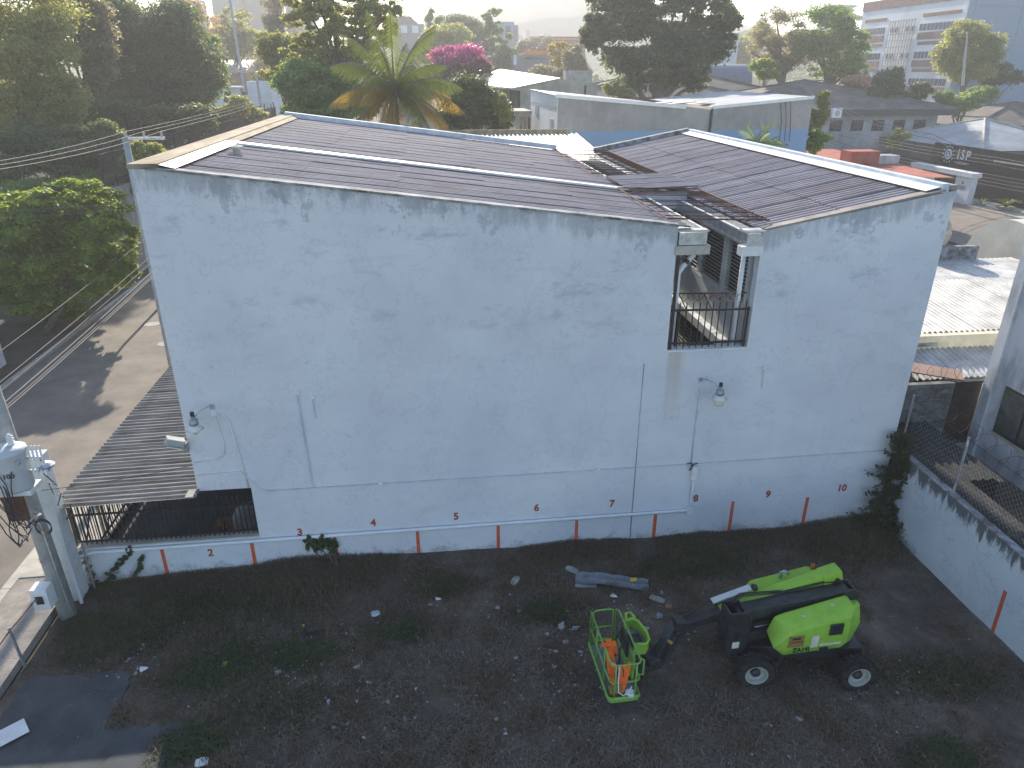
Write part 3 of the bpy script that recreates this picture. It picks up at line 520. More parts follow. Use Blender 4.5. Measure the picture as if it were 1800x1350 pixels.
tag(MB().tube([(-8.55+.02*k+.12*math.sin(k*1.7), 14.5, 4.5-.1*k+.13*math.cos(k*2.1)) for k in range(16)], .012, 5).build('cable_tangle', 'cable', fix=False), 'ragged tangle of black leads right of the insulator row', 'cable')
# street wires (run along the road) and the far pole
fp = thing('utility_pole', 'far concrete pole with crossarm and three insulators behind the roof corner', 'pole', (-11.2, 30, 0))
MB().tube([(-11.2, 30, 0), (-11.2, 30, 10)], [.17, .12], 10).build('shaft', 'pole_concrete', fp, smooth=True); MB().bar((-11.3, 30, 9.95), (-9.75, 30, 9.95), .1, .1).build('crossarm', 'galv', fp)
for x in (-11.15, -10.5, -9.85): MB().lathe((x, 30, 10), [(.03, 0), (.07, .05), (.04, .1), (.06, .15), (.02, .2)], 8).build('insulator', 'peach', fp)
for k, x in enumerate((-11.15, -10.5, -9.85)):
    wire('power_line', ('upper', 'middle', 'lower')[k]+' of three power lines sloping from the far crossarm to the left', [(x-.25, 14.95, 10.35), (x, 30, 10.2), (x-2, 75, 10.6)], .007, 'cable_pale', .2, 'power line')
for k, (X_, zz, r_) in enumerate(((-10.9, 5.9, .009), (-10.15, 5.75, .009), (-9.95, 5.7, .008), (-9.75, 5.55, .014), (-9.6, 5.5, .013), (-9.68, 5.5, .01))):
    wire('street_cable', ('outermost thin pale cable strung along the road at left', 'second thin pale cable from the road side at left', 'third and thinnest pale cable from the road side at left', 'thickest pale cable of the bundle along the road', 'thick pale cable of the bundle nearest the carport', 'thinner cable inside the thick pale bundle along the road')[k], [(X_-.1, 13, zz-.3), (X_+.1, 30, zz+.55), (X_, 70, zz+.7)], r_, 'cable_pale', .12, 'cable')
for k in range(2): wire('service_wire', ('upper', 'lower')[k]+' thin wire crossing the bright green roadside tree', [(-24, 28.5, 7.3-.25*k), (-9.5, 31, 7.55-.25*k)], .01, 'cable_pale', .1, 'cable')
wire('service_wire', 'thin wire from the pole across the carport to the wall', [(-8.95, 14.9, 3.6), (-6.05, 16.1, 3.35)], .007, 'cable', .05, 'cable')
for x, y in ((-14.67, 37.73), (-13., 34.6)): tag(MB().lathe((x, y, .0), [(.42, -.05), (.42, .012), (.36, .014), (.34, .008), (.0, .008)], 24).build('manhole_cover', 'concrete'), 'round manhole cover in the road, '+('nearer the tree shade' if y > 36 else 'partly hidden by the wall corner'), 'manhole')
# chain-link fence on the pavement edge
def chain(name, parent, p, q, z0, z1, pitch=.075, r=.0028):
    p = Vector(p); q = Vector(q); Lg = (q-p).length; d = (q-p)/Lg; b = MB(); hgt = z1-z0; n = int(Lg/pitch)
    for k in range(-int(hgt/pitch), n):
        for sgn in (1, -1):
            a0 = k*pitch if sgn > 0 else k*pitch+hgt; a1 = a0+sgn*hgt; za, zb = z0, z1
            if a0 < 0: za = z0+(0-a0)*1; a0 = 0
            if a1 < 0: zb = z0+(hgt-(0-a1)); a1 = 0
            if a0 > Lg: za = z0+(a0-Lg); a0 = Lg
            if a1 > Lg: zb = z1-(a1-Lg); a1 = Lg
            if zb-za < .02: continue
            A = p+d*a0; B = p+d*a1; b.tube([(A.x, A.y, za), (B.x, B.y, zb)], r, 3, False)
    return tag(b.build(name, 'galv', parent, fix=False), kind='stuff')
fc = thing('chain_link_fence', 'chain-link fence with dark posts along the sunny pavement', 'fence', (-9.5, 11, 0))
chain('wire_mesh', fc, (-9.5, 4.5, 0), (-9.5, 14.7, 0), .05, 1.0)
for y in (6.2, 9.7, 13.27): MB().tube([(-9.46, y, 0), (-9.5, y, 1.15)], .032, 8).build('post', 'steel', fc)
MB().tube([(-9.5, 4.5, 1.02), (-9.5, 13.3, 1.06), (-9.45, 14.75, 1.0)], .016, 6).build('top_rail', 'rust', fc)
f2 = thing('chain_link_fence', 'short chain-link panel between utility pole and low wall', 'fence', (-9.3, 15.4, 0)); chain('wire_mesh', f2, (-9.3, 15.1, 0), (-9.0, 16.1, 0), .1, 1.3); MB().tube([(-9.0, 15.9, 0), (-9.0, 15.9, 1.4)], .025, 8).build('post', 'galv', f2)
# left bank and what stands on it
nx, ny = 40, 60; XX = np.linspace(-19.8, -70, nx); YY = np.linspace(-10, 200, ny); gx, gy = np.meshgrid(XX, YY)
gz = .1+np.clip((-19.8-gx)/4, 0, 1)**1.3*(1.2+3.6*np.clip((gy-42)/25, 0, 1))+.25*fbm(gx*.4, gy*.4, 11)*np.clip((-20.5-gx)/3, 0, 1)
me = bpy.data.meshes.new('bank'); me.from_pydata(np.stack([gx, gy, gz], -1).reshape(-1, 3).tolist(), [], [(j*nx+i, (j+1)*nx+i, (j+1)*nx+i+1, j*nx+i+1) for j in range(ny-1) for i in range(nx-1)])
me.materials.append(MATS['dirt_bank']); me.shade_smooth(); tag(put('bank', me), kind='structure')
hut = thing('roadside_shed', 'small grey shed with flat sheet roof on the far pavement', 'shed', (-21.5, 31, 0))
MB().box((-23.5, 29.2, 0), (-19.25, 32.4, 2.0)).build('wall', 'white_paint', hut); MB().box((-23.8, 28.9, 2.0), (-18.95, 32.7, 2.12)).build('roof', 'galv', hut); MB().box((-19.25, 29.25, .1), (-19.2, 30.3, 1.8)).build('door', 'concrete', hut)
ifn = thing('iron_fence', 'long dark iron palisade on the bank above the street', 'fence', (-19.6, 70, 4.6))
pm = MB().tube([(0, 0, 0), (0, 0, 2.7)], .06, 5).mesh('post', 'black_iron', fix=False)
pts = [Vector((-18.9, 46+2.0*k, 5.7)) for k in range(29)]
for k, q in enumerate(pts): put('post', pm, ifn, rel(ifn, q), (R(random.uniform(-2, 2)), 0, 0), (1, 1, random.uniform(.9, 1.1)))
for z in (.5, 2.1): MB().tube([(q.x, q.y, q.z+z) for q in pts], .045, 5).build('rail', 'black_iron', ifn, fix=False)
pk = MB()
for k in range(380): pk.tube([(-18.9, 46+.15*k, 5.7), (-18.9, 46+.15*k, 8.0)], .022, 3, False)
tag(pk.build('pickets', 'black_iron', ifn, fix=False), kind='stuff')
wl = thing('retaining_wall', 'low grey retaining wall under the iron palisade', 'wall', (-19.1, 75, 0)); MB().box((-19.3, 46, -.1), (-18.8, 104, 5.75)).build('wall_body', 'concrete', wl)
# white house up the street
P0, P1 = at(362, 150, 112), at(482, 205, 112)
wh = thing('white_house', 'white house with balcony and louvred panel behind the palisade', 'house', (P0.x, 112, 0))
a, b_ = at(433, 143, 112), at(482, 205, 112); MB().box((a.x, 112, 0), (b_.x, 122, a.z)).build('wall', 'tower_white', wh)
a, b_ = at(362, 155, 111), at(424, 187, 111); MB().box((a.x, 110.6, b_.z), (b_.x, 112, a.z)).build('upper_room', 'tower_white', wh); MB().box((a.x-.3, 110.2, a.z), (b_.x+.5, 112, a.z+.25)).build('roof_slab', 'white_metal', wh)
a, b_ = at(408, 158, 110.5), at(427, 187, 110.5); MB().box((a.x, 110.3, b_.z), (b_.x, 110.55, a.z)).build('louvre_panel', 'concrete_pale', wh)
lp = MB()
for k in range(9): xx = a.x+(b_.x-a.x)*k/9; lp.box((xx, 110.2, b_.z), (xx+.08, 110.3, a.z))
tag(lp.build('louvre_slats', 'white_paint', wh), kind='stuff')
a = at(400, 170, 110.5); mk = MB()
for dx, dz, s in ((0, .5, .45), (.25, .8, .3), (-.25, -.1, .4), (.3, -.1, .25), (.1, 1.1, .2)): mk.prism([(a.x+dx+s*math.cos(t), a.z+dz-.3+s*math.sin(t)*1.1) for t in np.linspace(0, 6.28, 9)[:-1]], *XZ(110.57, 110.598))
mk.build('painted_emblem', 'blue_navy', wh)
a, b_ = at(425, 162, 111.9), at(437, 182, 111.9); MB().box((a.x, 111.9, b_.z), (b_.x, 112.02, a.z)).build('window', 'glass_dark', wh); a, b_ = at(401, 150, 112), at(408, 154, 112)
a, b_ = at(427, 182, 111), at(457, 186, 111); MB().box((a.x, 110.5, b_.z), (b_.x, 112, a.z)).build('balcony', 'tower_white', wh); rb = MB()
for k in range(3): rb.tube([(a.x, 110.5, a.z+.35*(k+1)), (b_.x, 110.5, a.z+.35*(k+1))], .05, 4)
for k in range(4): xx = a.x+(b_.x-a.x)*k/3; rb.tube([(xx, 110.5, a.z), (xx, 110.5, a.z+1.1)], .05, 4)
rb.build('balcony_rail', 'white_paint', wh)
a, b_ = at(428, 187, 112), at(452, 197, 112); MB().box((a.x, 111.9, b_.z), (b_.x, 111.99, a.z)).build('lower_opening', 'glass_dark', wh)
sh = thing('metal_roof_shed', 'shed with pale sheet roof and brown wall behind the white house', 'building', at(410, 115, 150)*1)
a, b_ = at(385, 105, 150), at(432, 127, 143); sh.location = (a.x, 150, 0); MB().add([(a.x, 152, a.z), (b_.x, 152, a.z), (b_.x+1.5, 143, b_.z), (a.x, 143, b_.z)], [(0, 1, 2, 3)]).build('roof', 'zinc_sheet', sh); MB().box((a.x, 143.5, 0), (b_.x+1.2, 151, b_.z-.1)).build('wall', 'tower_brown', sh)
sp = thing('utility_pole', 'slender distribution pole with crossarm in front of the white house', 'pole', (0, 0, 0)); q = at(450, 128, 105); sp.location = (q.x, 105, 0)
MB().tube([(q.x+.1, 105, 0), (q.x, 105, q.z+1)], .16, 8).build('shaft', 'pole_concrete', sp); MB().bar((q.x-1, 105, q.z+.2), (q.x+1, 105, q.z+.2), .1, .1).build('crossarm', 'galv', sp)
for k in range(4): e = at(395+2*k, 113+2*k, 140); wire('distant_wire', ('top', 'second', 'third', 'lowest')[k]+' distant wire above the white house', [(q.x-.8+.5*k, 105, q.z+.3), e], .03, 'cable_pale', .3)
sl_ = at(418, 65, 135); ml = thing('light_mast', 'tall slim blue-grey mast rising above the hazy trees at upper left', 'mast', (sl_.x, 135, 0)); MB().tube([(sl_.x, 135, 0), (sl_.x-.5, 135, 26)], .2, 8).build('shaft', 'tower_blue', ml)
# ------------------------------------------------------------------ right-hand yard wall and neighbours
yw = thing('yard_wall', 'white yard wall with black runs below its edge, right side of the lot', 'wall', (13.1, 10, 0))
MB().prism([(1.5, -.2), (D-.002, -.2), (D-.002, 2.44), (11.5, 2.26), (1.5, 2.05)], (13.0, 13.2), lambda u, v, w_: (w_, u, v)).build('wall_body', 'yard_wall', yw)
MB().bar((13.1, 1.5, 2.065), (13.1, 11.5, 2.275), .21, .02).bar((13.1, 11.5, 2.275), (13.1, D, 2.455), .21, .02).build('coping', 'parapet_dark', yw)
MB().prism([(11.59, -.1), (11.69, -.1), (11.72, 1.22), (11.62, 1.22)], (12.994, 13.0), lambda u, v, w_: (w_, u, v)).build('painted_stripe', 'orange_paint', yw)
def roofrow(parent, x0, x1, y0, z0, y1, z1, m, waves=5, amp=.03):
    ln = math.hypot(y1-y0, z1-z0); me = corrugated(ln, 1.03, waves, amp, m, nm='roof_sheet'); n = int((x1-x0)/1.0); an = math.atan2(z1-z0, y1-y0)
    for k in range(n): 
        o = put('roof_sheet', me, parent, rel(parent, (x0+k+1.0, y0, z0+random.uniform(-.006, .006)))); o.rotation_euler = Matrix.Rotation(math.pi/2, 3, 'Z').to_euler(); o.rotation_euler = (Matrix.Rotation(math.pi/2, 3, 'Z') @ Matrix.Rotation(-an, 3, 'Y')).to_euler()
lt = thing('lean_to_roof', 'blackened corrugated lean-to roof behind the yard wall', 'roof', (14.4, 13, 2.1))
roofrow(lt, 13.22, 15.3, 14.9, 2.14, 18.1, 2.26, 'fibre_black', 4, .03); roofrow(lt, 13.22, 14.3, 12.7, 2.07, 14.98, 2.16, 'fibre_black', 4, .03); roofrow(lt, 13.22, 14.3, 8.4, 1.85, 12.6, 1.98, 'fibre_black', 4, .03)
MB().box((15.25, 14.95, 1.2), (15.45, 18.1, 2.0)).build('edge_beam', 'fibre_black', lt); tag(MB().box((14.5, 8, 0), (16.99, 18.15, 1.05)).build('raised_patio', 'dirt_bank'), kind='structure')  # black beam and dark patio colours also stand in for shade
bw = thing('block_wall', 'grey concrete block wall with recessed joints beside the brown gate', 'wall', (14.5, 18.4, 0))
MB().box((12.9, 18.32, 0), (16.1, 18.48, 3.42)).build('mortar', 'mortar', bw)
bk = MB().box((0, 0, 0), (.385, .2, .185)).mesh('block', 'block', bev=.006)
for r_ in range(11):
    for c_ in range(9):
        x = 12.9+c_*.4-(.2 if r_ % 2 else 0)
        if x < 12.85 or x > 15.75: continue
        put('block', bk, bw, rel(bw, (x, 18.3+random.uniform(-.006, .006), 1.32+r_*.195)))
MB().box((12.9, 18.22, .9), (17, 18.5, 1.32)).build('footing', 'concrete', bw)
bg_ = thing('brown_gate', 'dark brown sheet metal gate with rusty foot beside the block wall', 'gate', (16.6, 18.35, 1.3))
MB().box((16.12, 18.3, 1.42), (17.0, 18.36, 3.45)).build('panel', 'brown_gate', bg_); MB().box((16.12, 18.27, 1.32), (17.0, 18.38, 1.44)).build('rusty_foot', 'rust', bg_); MB().box((16.1, 18.26, 3.44), (17.02, 18.4, 3.5)).build('frame', 'black_iron', bg_)
def razor(label, p, q, rad, turns, sag=0):
    p = Vector(p); q = Vector(q); P = []; n = turns*14; d = (q-p).normalized(); s_ = d.cross(Vector((0, 0, 1))).normalized()
    for i in range(n):
        t = i/n; c_ = p.lerp(q, t); an = 2*math.pi*turns*t; P.append(c_+s_*(rad*math.cos(an))+Vector((0, 0, rad*math.sin(an)))+d*(.3*math.sin(an)*rad))
    return tag(MB().tube(P, .006, 4).build('razor_wire', 'rust', fix=False), label, 'razor wire')
razor('razor wire coil on top of the brown gate and block wall', (13.2, 18.4, 3.75), (16.9, 18.4, 3.75), .23, 8); razor('razor wire coil along the chain-link fence above the lean-to', (13.6, 16.6, 4.05), (13.25, 9.5, 3.75), .22, 14)
f3 = thing('chain_link_fence', 'chain-link fence with bent-topped post standing on the yard wall', 'fence', (13.12, 12, 2.4))
chain('wire_mesh', f3, (13.12, 9, 0), (13.12, 16.1, 0), 2.45, 3.75, .15, .0015)
for y in (9.2, 14.05): MB().tube([(13.12, y, 2.3), (13.12, y, 3.75), (13.2, y+.1, 3.95)], .03, 8).build('post', 'galv', f3)
MB().tube([(13.2, 16.35, 2.4), (13.2, 16.35, 4.1)], .03, 8).build('post', 'steel', f3); MB().tube([(13.14, 16.2, 4.0), (13.14, 9, 3.75)], .008, 5).build('top_wire', 'cable', f3)
rh = thing('grey_house', 'tall mottled white and grey house at the right edge with dark window', 'house', (19, 15, 0))
MB().prism([(8, 0), (18.2, 0), (18.2, 8.2), (8, 8.2)], (17.0, 17.3), lambda u, v, w_: (w_, u, v)).build('side_wall', 'house_wall', rh); MB().box((17.3, 17.9, 0), (26, 18.2, 8.2)).build('rear_wall', 'house_wall', rh); MB().box((17, 8, 8.2), (26, 18.3, 8.35)).build('roof', 'concrete', rh)
MB().box((16.93, 17.85, 0), (16.998, 18.2, 8.2)).build('pilaster', 'house_wall', rh); MB().box((16.97, 14.5, 2.1), (16.998, 17.45, 2.2)).build('sill', 'concrete_pale', rh)
wn = MB().box((16.96, 14.6, 2.2), (16.997, 17.4, 3.7)).build('window', 'black_iron', rh)
for k in range(3): MB().box((16.945, 14.7+.92*k, 2.3), (16.958, 15.52+.92*k, 3.62)).build('pane', 'glass_window', wn)
ac = thing('condenser_unit', 'white air-conditioning condenser hung low on the grey house', 'air conditioner', (16.7, 14.6, 1.3)); MB().box((16.45, 14.2, 1.15), (16.95, 15.1, 1.85)).build('case', 'white_paint', ac, bev=.02); MB().lathe((16.44, 14.55, 1.5), [(.26, 0), (.26, -.02), (.05, -.03)], 16, 'x').build('fan_grille', 'steel', ac)
nb = thing('neighbour_house', 'low neighbour house with white corrugated roofs behind the block wall', 'house', (19, 24, 0))
MB().box((13, 19.6, 0), (27, 30, 3.25)).build('wall', 'cream_wall', nb)
roofrow(nb, 13, 24, 21.3, 4.0, 26, 4.45, 'white_sheet'); roofrow(nb, 13, 27, 26.1, 4.4, 29.6, 4.35, 'white_sheet', 4, .015); roofrow(nb, 13, 22, 19.2, 3.2, 21.1, 3.55, 'zinc_sheet')
MB().box((13, 21.0, 3.2), (24, 21.35, 3.98)).build('upper_wall', 'cream_wall', nb); MB().box((13, 20.93, 3.62), (17.3, 20.998, 3.74)).build('painted_shadow_strip', 'parapet_dark', nb)  # solid dark strip stands in for a shadow line along the wall
MB().box((18, 29.5, 3.9), (25.2, 29.8, 4.95)).build('parapet', 'parapet_dark', nb)
MB().box((15, 19.52, 2.6), (16.5, 19.598, 3.05)).build('window', 'glass_dark', nb); MB().box((18.4, 19.5, 2.3), (19.3, 19.598, 3.0)).build('window', 'glass_dark', nb)
ac = thing('condenser_unit', 'cream air-conditioning condenser above the brown gate', 'air conditioner', (17.2, 19.3, 2.4)); MB().box((16.7, 19.0, 2.35), (18.1, 19.5, 3.05)).build('case', 'cream_sheet', ac, bev=.02); MB().box((16.85, 18.985, 2.45), (17.5, 19.0, 2.95)).build('grille', 'louvre', ac)
tag(MB().bar((13.6, 20.5, 3.6), (16.6, 18.7, 3.5), .9, .04).build('brown_sheet', 'tower_brown'), 'brown sheet metal strip sloping behind the block wall', 'sheet')
tk = thing('water_tank', 'rust-stained round pale water tank peeking past the wall corner', 'tank', (23.3, 30.4, 4.5)); MB().lathe((23.2, 29.9, 5.45), [(.0, -.02), (.75, 0), (.85, .08), (.85, 1.9), (.75, 2)], 22, 'y').build('drum', 'tank_rust', tk, smooth=True); MB().box((22.6, 30, 3.9), (23.9, 31.6, 4.7)).build('stand', 'concrete', tk)
vt = thing('barrel_roof', 'pale cream barrel-vaulted sheet roof at the right edge', 'roof', (33, 30.6, 0)); vv = MB(); RX = 2.85
for i in range(25):
    t = math.pi*i/24; vv.v += [(27.6, 30.6-RX*math.cos(t), 3+RX*math.sin(t)), (45, 30.6-RX*math.cos(t), 3+RX*math.sin(t))]
vv.f = [(2*i, 2*i+1, 2*i+3, 2*i+2) for i in range(24)]+[tuple(range(0, 50, 2))]; vv.build('vault', 'vault_cream', vt, smooth=False); MB().box((27.7, 27.8, 0), (45, 33.4, 3.0)).build('wall', 'cream_wall', vt)
for k in range(3): tag(MB().tube([(28.8+1.2*k+.5*math.sin(t*2), 30.6-RX*1.006*math.cos(t), 3+RX*1.006*math.sin(t)) for t in np.linspace(.35, 1.6, 14)], .02, 4).build('roof_cable', 'cable'), ('left', 'middle', 'right')[k]+' dark cable lying over the cream barrel roof', 'cable')
# ------------------------------------------------------------------ buildings behind
cb = thing('cream_roof_shed', 'shed with cream corrugated roof right behind the white building', 'building', (5, 39, 0))
MB().box((-.5, 34.7, 0), (8.9, 43, 8.1)).build('wall', 'cream_wall', cb); roofrow(cb, -1, 9, 34.6, 8.25, 43.1, 8.95, 'cream_sheet', 4, .045); MB().box((-1, 43.15, 8.6), (8.6, 43.3, 9.2)).build('rear_fascia', 'coping_yellow', cb)
gb = thing('grey_building', 'long bare-rendered grey building with butterfly roof and blue base band', 'building', (17, 50, 0)); Yg = 47.8
q = lambda px, py, Y=Yg: at(px, py, Y)
a, b_, c_, d_, e_ = q(982, 170), q(1205, 190), q(1250, 190), q(1430, 172), q(1430, 172)
MB().prism([(a.x, 0), (b_.x, 0), (b_.x, b_.z), (a.x, a.z)], *XZ(Yg, Yg+.3)).build('flank_wall', 'grey_render', gb)
MB().prism([(b_.x+.01, 0), (c_.x, 0), (c_.x, c_.z-.1), (b_.x+.01, b_.z+.1)], *XZ(Yg+.02, Yg+.32)).build('middle_wall', 'grey_render', gb)
MB().prism([(c_.x+.15, 0), (d_.x, 0), (d_.x, d_.z), (c_.x+.15, c_.z)], *XZ(Yg, Yg+.3)).build('flank_wall', 'grey_render', gb)
MB().box((a.x-.06, Yg+.1, 0), (a.x+.25, 59.6, a.z+.1)).build('end_wall', 'tower_white', gb)
for (y0, y1, z0, z1) in ((55.5, 57, 9.3, 10), (49.2, 50.2, 8, 9.4)): MB().box((a.x-.1, y0, z0), (a.x-.06, y1, z1)).build('window', 'louvre', gb)
for zz in (a.z-.75, ): MB().box((a.x-.09, Yg+.1, zz), (a.x-.06, 59.6, zz+.08)).build('ledge', 'concrete', gb)
def roofq(nm, pts, m, par): return MB().add(pts, [(0, 1, 2, 3)]).build(nm, m, par)
roofq('roof', [(a.x-.2, Yg-.1, a.z+.08), (b_.x+.1, Yg-.1, b_.z+.08), (b_.x+.1, 60, b_.z+.08), (a.x-.2, 60, a.z+.2)], 'zinc_sheet', gb); roofq('roof', [(c_.x, Yg-.1, c_.z+.08), (d_.x+.1, Yg-.1, d_.z+.08), (d_.x+.1, 62, d_.z+.1), (c_.x, 62, c_.z+.06)], 'hip_white', gb)
MB().bar((a.x-.2, Yg-.06, a.z+.06), (b_.x, Yg-.06, b_.z+.06), .1, .22).build('flashing', 'white_metal', gb); MB().bar((c_.x+.1, Yg-.06, c_.z+.04), (d_.x, Yg-.06, d_.z+.04), .1, .2).build('flashing', 'white_metal', gb)
MB().box((d_.x-.2, Yg+.3, 0), (d_.x, 62, d_.z)).build('side_wall', 'grey_render', gb); MB().tube([(c_.x+.05, Yg-.05, c_.z-.1), (c_.x+.05, Yg-.05, 5)], .09, 8).build('downpipe', 'cable', gb)
for k in range(3): tag(MB().tube([q(1372+9*k, 178, Yg-.08), q(1374+8*k, 212, Yg-.1), q(1370+9*k, 248, Yg-.08)], .02, 4).build('hanging_cable', 'cable'), ('left', 'middle', 'right')[k]+' black cable hanging down the grey flank wall', 'cable')
cl = MB()
for k in range(9): 
    s = Vector((b_.x-2.5+.45*k, Yg+1+.5*(k % 3), b_.z+.2)); cl.bar(s, s+Vector((1.6, .5, .12*(k % 2))), .9, .03)
tag(cl.build('loose_roof_sheets', 'cream_sheet'), 'loose buckled pale sheets in the valley of the grey building roof', 'sheet')
an = thing('tv_antenna', 'thin television antenna on the grey building roof', 'antenna', at(1138, 170, 56)); p = an.location; MB().tube([p, p+Vector((0, 0, .9))], .03, 5).build('mast', 'steel', an); MB().tube([p+Vector((-.4, 0, .85)), p+Vector((.4, 0, .9))], .02, 4).build('boom', 'steel', an)
# tan building further back
Yt = 72; q = lambda px, py, Y=Yt: at(px, py, Y); tb = thing('tan_building', 'tan rendered building with low grey roof behind the dark mango tree', 'building', (q(980, 200).x, Yt, 0))
a, b_, c_ = q(915, 154), q(985, 139), q(1050, 147); MB().prism([(a.x, 0), (c_.x, 0), (c_.x, c_.z), (b_.x, b_.z), (a.x, a.z)], *XZ(Yt, Yt+.3)).build('flank_wall', 'tan_wall', tb)
roofq('roof', [(a.x-.8, Yt-.2, a.z), (b_.x, Yt-.2, b_.z+.1), (b_.x-4, 88, b_.z+.9), (a.x-5, 88, a.z+.3)], 'zinc_sheet', tb); MB().box((a.x-4.5, Yt+6, 0), (a.x, 88, a.z-.3)).build('side_wall', 'concrete', tb); MB().box((a.x-.3, Yt+.3, 0), (a.x, Yt+6, a.z-.3)).build('dark_side', 'fascia_dark', tb)
u = q(1018, 138); MB().box((u.x-1.2, Yt+.5, u.z-.5), (u.x+1.4, Yt+2, u.z+.7)).build('roof_box', 'concrete_pale', tb)
MB().box((q(1000, 150).x+1.5, Yt-.02, 5), (q(1000, 150).x+1.7, Yt, q(1000, 150).z)).build('stain_pipe', 'cable', tb)
ob = thing('ochre_outbuilding', 'small weathered ochre outbuilding beside the grey building end wall', 'building', (0, 0, 0)); a, b_ = at(908, 198, 55), at(934, 236, 55); ob.location = (a.x, 55, 0); MB().box((a.x, 55, 0), (b_.x, 59, a.z)).build('wall', 'tan_wall', ob); MB().box((a.x-.15, 54.8, a.z), (b_.x, 59.2, a.z+.12)).build('roof', 'concrete', ob)
for k in range(3): MB().box((a.x+.25+.3*k, 54.97, a.z-1.6), (a.x+.4+.3*k, 54.998, a.z-.3)).build('slot_window', 'glass_dark', ob)
# red roofed house by the back road
rr_ = thing('red_roof_house', 'low house with red flat roof and white gable end by the back road', 'house', (38, 58, 0))
A = [atz(1667, 296, 4.6), atz(1400, 268, 4.6), atz(1440, 262, 4.6), atz(1570, 268, 4.6)]
x0, x1, y0, y1 = 28, 43, 52, 72
MB().box((x0, y0+8, 0), (x1, y1+2, 4.2)).build('wall', 'tower_white', rr_); roofq('roof', [(x0, y0+6, 4.2), (x1+.3, y0+3.3, 4.3), (x1+.3, y1+2.2, 4.75), (x0, y1+2, 4.7)], 'red_roof', rr_)
MB().box((x1-.2, 57.5, 0), (x1, 73, 4.1)).build('gable_wall', 'tower_white', rr_); MB().prism([(36.2, 0), (x1, 0), (x1, 4.15), (36.2, 4.1)], *XZ(57.2, 57.5)).build('front_wall', 'tower_white', rr_)
u = atz(1525, 272, 5.2); MB().box((u.x-2.2, u.y-1, 4.5), (u.x+.6, u.y+.8, 5.6)).build('roof_box', 'red_roof', rr_); MB().box((u.x+.6, u.y-1, 4.5), (u.x+2.6, u.y+.5, 5.2)).build('roof_hatch', 'zinc_sheet', rr_)
MB().bar((29, 70, 4.95), (38, 70, 5.0), .3, .7).build('parapet', 'tarp', rr_); MB().box((33, 56.5, 4.0), (36, 58, 5.0)).build('zinc_panel', 'zinc_sheet', rr_)
# walled compound across the back road
iw = thing('compound_wall', 'black sheet compound wall with white ISP lettering and ring emblem', 'wall', (57.3, 72, 0))
MB().box((57.2, 40, 0), (57.5, 110, 3.0)).build('lower_wall', 'isp_black', iw); MB().box((57.15, 40, 3.0), (57.45, 77.3, 5.0)).build('sign_panel', 'isp_black', iw)
rb_ = MB()
for k in range(120): rb_.box((57.12, 40.1+.31*k, 3.02), (57.15, 40.2+.31*k, 4.98))
tag(rb_.build('sheet_ribs', 'isp_black', iw), kind='stuff')
def sgn(body, y, z, size, bold=.025): put('lettering', text_mesh(body, size, 'white_paint', bold, sp=1.25), iw, rel(iw, (57.1, y, z)), (R(90), 0, R(-90)))
sgn('ISP', 72.3, 4.1, 1.35); e0 = (57.1, 74.7, 4.0)
for k in range(12):
    t = 2*math.pi*k/12; MB().lathe((57.09, e0[1]+.82*math.cos(t), e0[2]+.82*math.sin(t)), [(.09, 0), (.09, .02)], 8, 'x').build('emblem_star', 'white_paint', iw)
MB().lathe((57.09, e0[1], e0[2]), [(.55, 0), (.55, .015)], 20, 'x').build('emblem_disc', 'white_paint', iw); MB().lathe((57.07, e0[1], e0[2]), [(.4, 0), (.4, .015)], 20, 'x').build('emblem_core', 'far_blue', iw); MB().prism([(e0[1]-.22, e0[2]-.2), (e0[1]+.22, e0[2]-.2), (e0[1], e0[2]+.25)], (57.05, 57.065), lambda u, v, w_: (w_, u, v)).build('emblem_triangle', 'white_paint', iw)
MB().prism([(72.2, 4.72), (72.9, 4.72), (72.55, 4.84)], (57.09, 57.11), lambda u, v, w_: (w_, u, v)).build('lettering_accent', 'red_paint', iw)
MB().box((57.09, 71.2, 3.32), (57.11, 73.5, 3.37)).box((57.09, 71.5, 3.2), (57.11, 73.2, 3.24)).build('lettering_line', 'white_paint', iw); MB().box((57.09, 63.5, 3.95), (57.11, 68, 4.12)).build('lettering_line', 'concrete', iw)
po = thing('white_portal', 'white gate portal with thick beam and printed leg by the back road', 'portal', (53.8, 70, 0))
MB().box((53.3, 65.6, 2.7), (54.3, 75.2, 3.15)).build('beam', 'tower_white', po, bev=.03); MB().box((53.45, 65.75, 0), (54.1, 68.0, 2.7)).build('leg', 'tower_white', po, bev=.02); MB().box((53.45, 74.3, 0), (54.1, 75.1, 2.7)).build('leg', 'tower_white', po)
for k, (w_, z_) in enumerate(((.9, 1.75), (1.2, 1.6), (.8, 1.45))): MB().box((53.43, 66.9-w_/2, z_), (53.449, 66.9+w_/2, z_+.07)).build('printed_line', 'fascia_dark', po)
MB().lathe((53.44, 66.9, 2.1), [(.16, 0), (.16, .01)], 10, 'x').build('printed_mark', 'far_grey', po)
